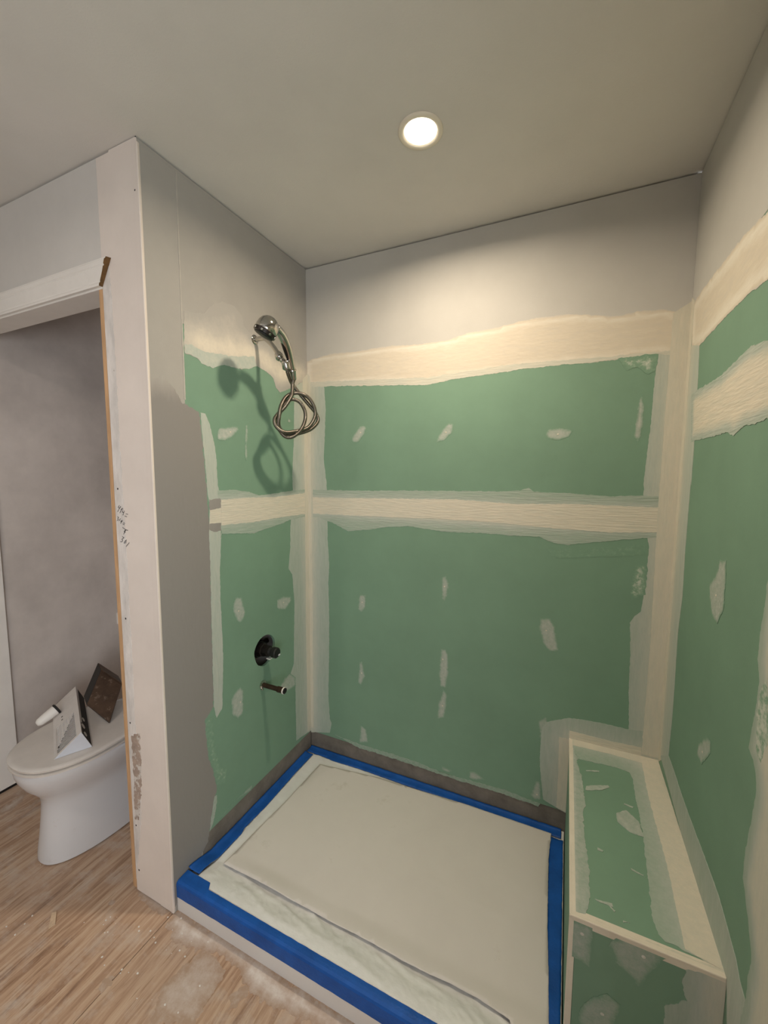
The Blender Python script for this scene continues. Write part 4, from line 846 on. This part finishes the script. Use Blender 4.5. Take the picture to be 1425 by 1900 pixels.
for i in range(6):
    a = a0 + (a1 - a0) * i / 6; l = 0.014 + (V0 - 0.016) * (0.16 + 0.84 * i / 6)
    if V0 - l > 0.008: fbox('mullion', l, V0, a - 0.0022, a + 0.0022, -0.003, 0.0, 'enamel', rg)
for l, a in ((0.262, FL * 0.36), (0.236, FL * 0.36)): fbox('screw_hole', l - 0.004, l + 0.003, a - 0.003, a + 0.003, -0.001, 0.0005, 'slot', rg)
mesh('end_cap', [rp(-0.001, 0.001, 0), rp(-0.001, wS, 0), rp(-0.001, fS, fH - 0.001), rp(0.002, 0.001, 0), rp(0.002, wS, 0), rp(0.002, fS, fH - 0.001)], [(0, 1, 2), (5, 4, 3), (0, 3, 4, 1), (1, 4, 5, 2), (2, 5, 3, 0)], 'enamelblue', rg)
mesh('end_cap', [rp(LR, 0, 0), rp(LR, wS, 0), rp(LR, fS, fH), rp(LR - 0.003, 0, 0), rp(LR - 0.003, wS, 0), rp(LR - 0.003, fS, fH)], [(2, 1, 0), (3, 4, 5), (1, 4, 3, 0), (2, 5, 4, 1), (0, 3, 5, 2)], 'slot', rg)
bk = (dS * (wS - fS) - up * fH).normalized(); BLn = math.hypot(wS - fS, fH); bn_ = (dS * fH + up * (wS - fS)) / BLn
def bbox_(name, l0, l1, a0, a1, d0, d1, m):
    O = rp(0, fS, fH); P = [O + dL * l + bk * a + bn_ * d for d in (d0, d1) for l, a in ((l0, a0), (l1, a0), (l1, a1), (l0, a1))]
    bm = bmesh.new(); b_ = [bm.verts.new(p_) for p_ in P]
    for f_ in ((0, 1, 2, 3), (7, 6, 5, 4), (0, 4, 5, 1), (1, 5, 6, 2), (2, 6, 7, 3), (3, 7, 4, 0)): bm.faces.new([b_[i] for i in f_])
    return bm_obj(name, bm, m, rg)
tag(bbox_('back_plate', 0.002, LR - 0.004, 0.003, BLn - 0.001, -0.004, -0.001, 'slot'), 'dark rusty back of the register')
bbox_('back_rail', 0.10, LR - 0.004, -0.001, 0.016, -0.001, 0.001, 'enamel')
for l, a, r in ((0.035, 0.030, 0.011), (0.085, 0.020, 0.013), (0.155, 0.030, 0.010)):
    lathe('paint_blob', rp(0, fS, fH) + dL * l + bk * (a + 0.004) - bn_ * 0.001, bn_, [(0, r), (0.002, r * 0.9), (0.003, r * 0.4)], 'enamel', rg, 9)
# ---- dark sheet metal box tilted behind the register
BR = at(2, LZ + 0.004, 203, 1341)
TL = at(1, BR.y + 0.070, 188, 1243); TR = at(1, BR.y + 0.105, 226, 1268); BLc = BR + (TL - TR) + (TL - BR) * 0.07
e1, e2 = TR - TL, BR - TR; nb = e1.cross(e2).normalized()
if nb.dot(CAM - BR) < 0: nb = -nb
db = thing('metal_box', (BR + BLc) / 2, 'dark brown dirty sheet metal box tilted on the back of the toilet lid', 'metal box')
dep = Vector((-nb.x, -nb.y, 0)).normalized() * 0.085
def slab(name, P, th, m, par):
    P = [Vector(p) for p in P]; n_ = (P[1] - P[0]).cross(P[2] - P[0]).normalized() * th; b_ = [p + n_ for p in P]
    bm = bmesh.new(); vs = [bm.verts.new(p) for p in P + b_]
    for f_ in ((0, 1, 2, 3), (7, 6, 5, 4), (0, 4, 5, 1), (1, 5, 6, 2), (2, 6, 7, 3), (3, 7, 4, 0)): bm.faces.new([vs[i] for i in f_])
    return bm_obj(name, bm, m, par)
slab('front_plate', [TL, TR, BR, BLc], 0.002, 'rust', db)
for P, m_ in (([TL, TR, TR + dep, TL + dep], 'rust'), ([TR, BR, BR + dep * .6 + up * 0.02, TR + dep], 'slot'), ([BR, BLc, BLc + dep, BR + dep * .6 + up * 0.02], 'slot'), ([BLc, TL, TL + dep, BLc + dep], 'slot')):
    slab('side_plate', P, 0.002, m_, db)
slab('folded_lip', [TL + nb * 0.001, TR + nb * 0.001, TR + nb * 0.004 + e2.normalized() * 0.008, TL + nb * 0.004 + e2.normalized() * 0.008], 0.0015, 'rust', db)
# ---- white plastic piece with a dark ring, behind the register
pc = at(2, LZ + 0.020, 84, 1332); dr_ = (at(2, LZ + 0.034, 95, 1322) - at(2, LZ + 0.014, 72, 1340)).normalized()
pp = thing('plastic_fitting', pc, 'small white plastic fitting with a dark ring lying behind the register on the lid', 'fitting')
lathe('body', pc - dr_ * 0.045, dr_, [(0.012, 0.007), (0.015, 0.012), (0.022, 0.0165), (0.045, 0.0195), (0.085, 0.021)], 'white', pp, 24)
lathe('rubber_ring', pc + dr_ * 0.0405, dr_, [(0, 0.021), (0.002, 0.0235), (0.007, 0.0235), (0.009, 0.019)], 'black', pp, 24)
# ---- small white fitting on the toilet room wall, half hidden by the jamb
w0 = at(0, -1.2, 217.5, 1147)
wfit = thing('wall_fitting', w0, 'small white fitting on the toilet room wall, half hidden by the bare wooden jamb', 'wall fitting')
box('plate', w0 + Vector((0.0005, -0.006, -0.034)), w0 + Vector((0.012, 0.05, 0.034)), 'white', wfit, 0.004)
lathe('peg', w0 + Vector((0.011, 0.022, 0.0)), (1, 0, 0), [(0, 0.012), (0.02, 0.010), (0.026, 0.014), (0.03, 0.010)], 'white', wfit, 16)
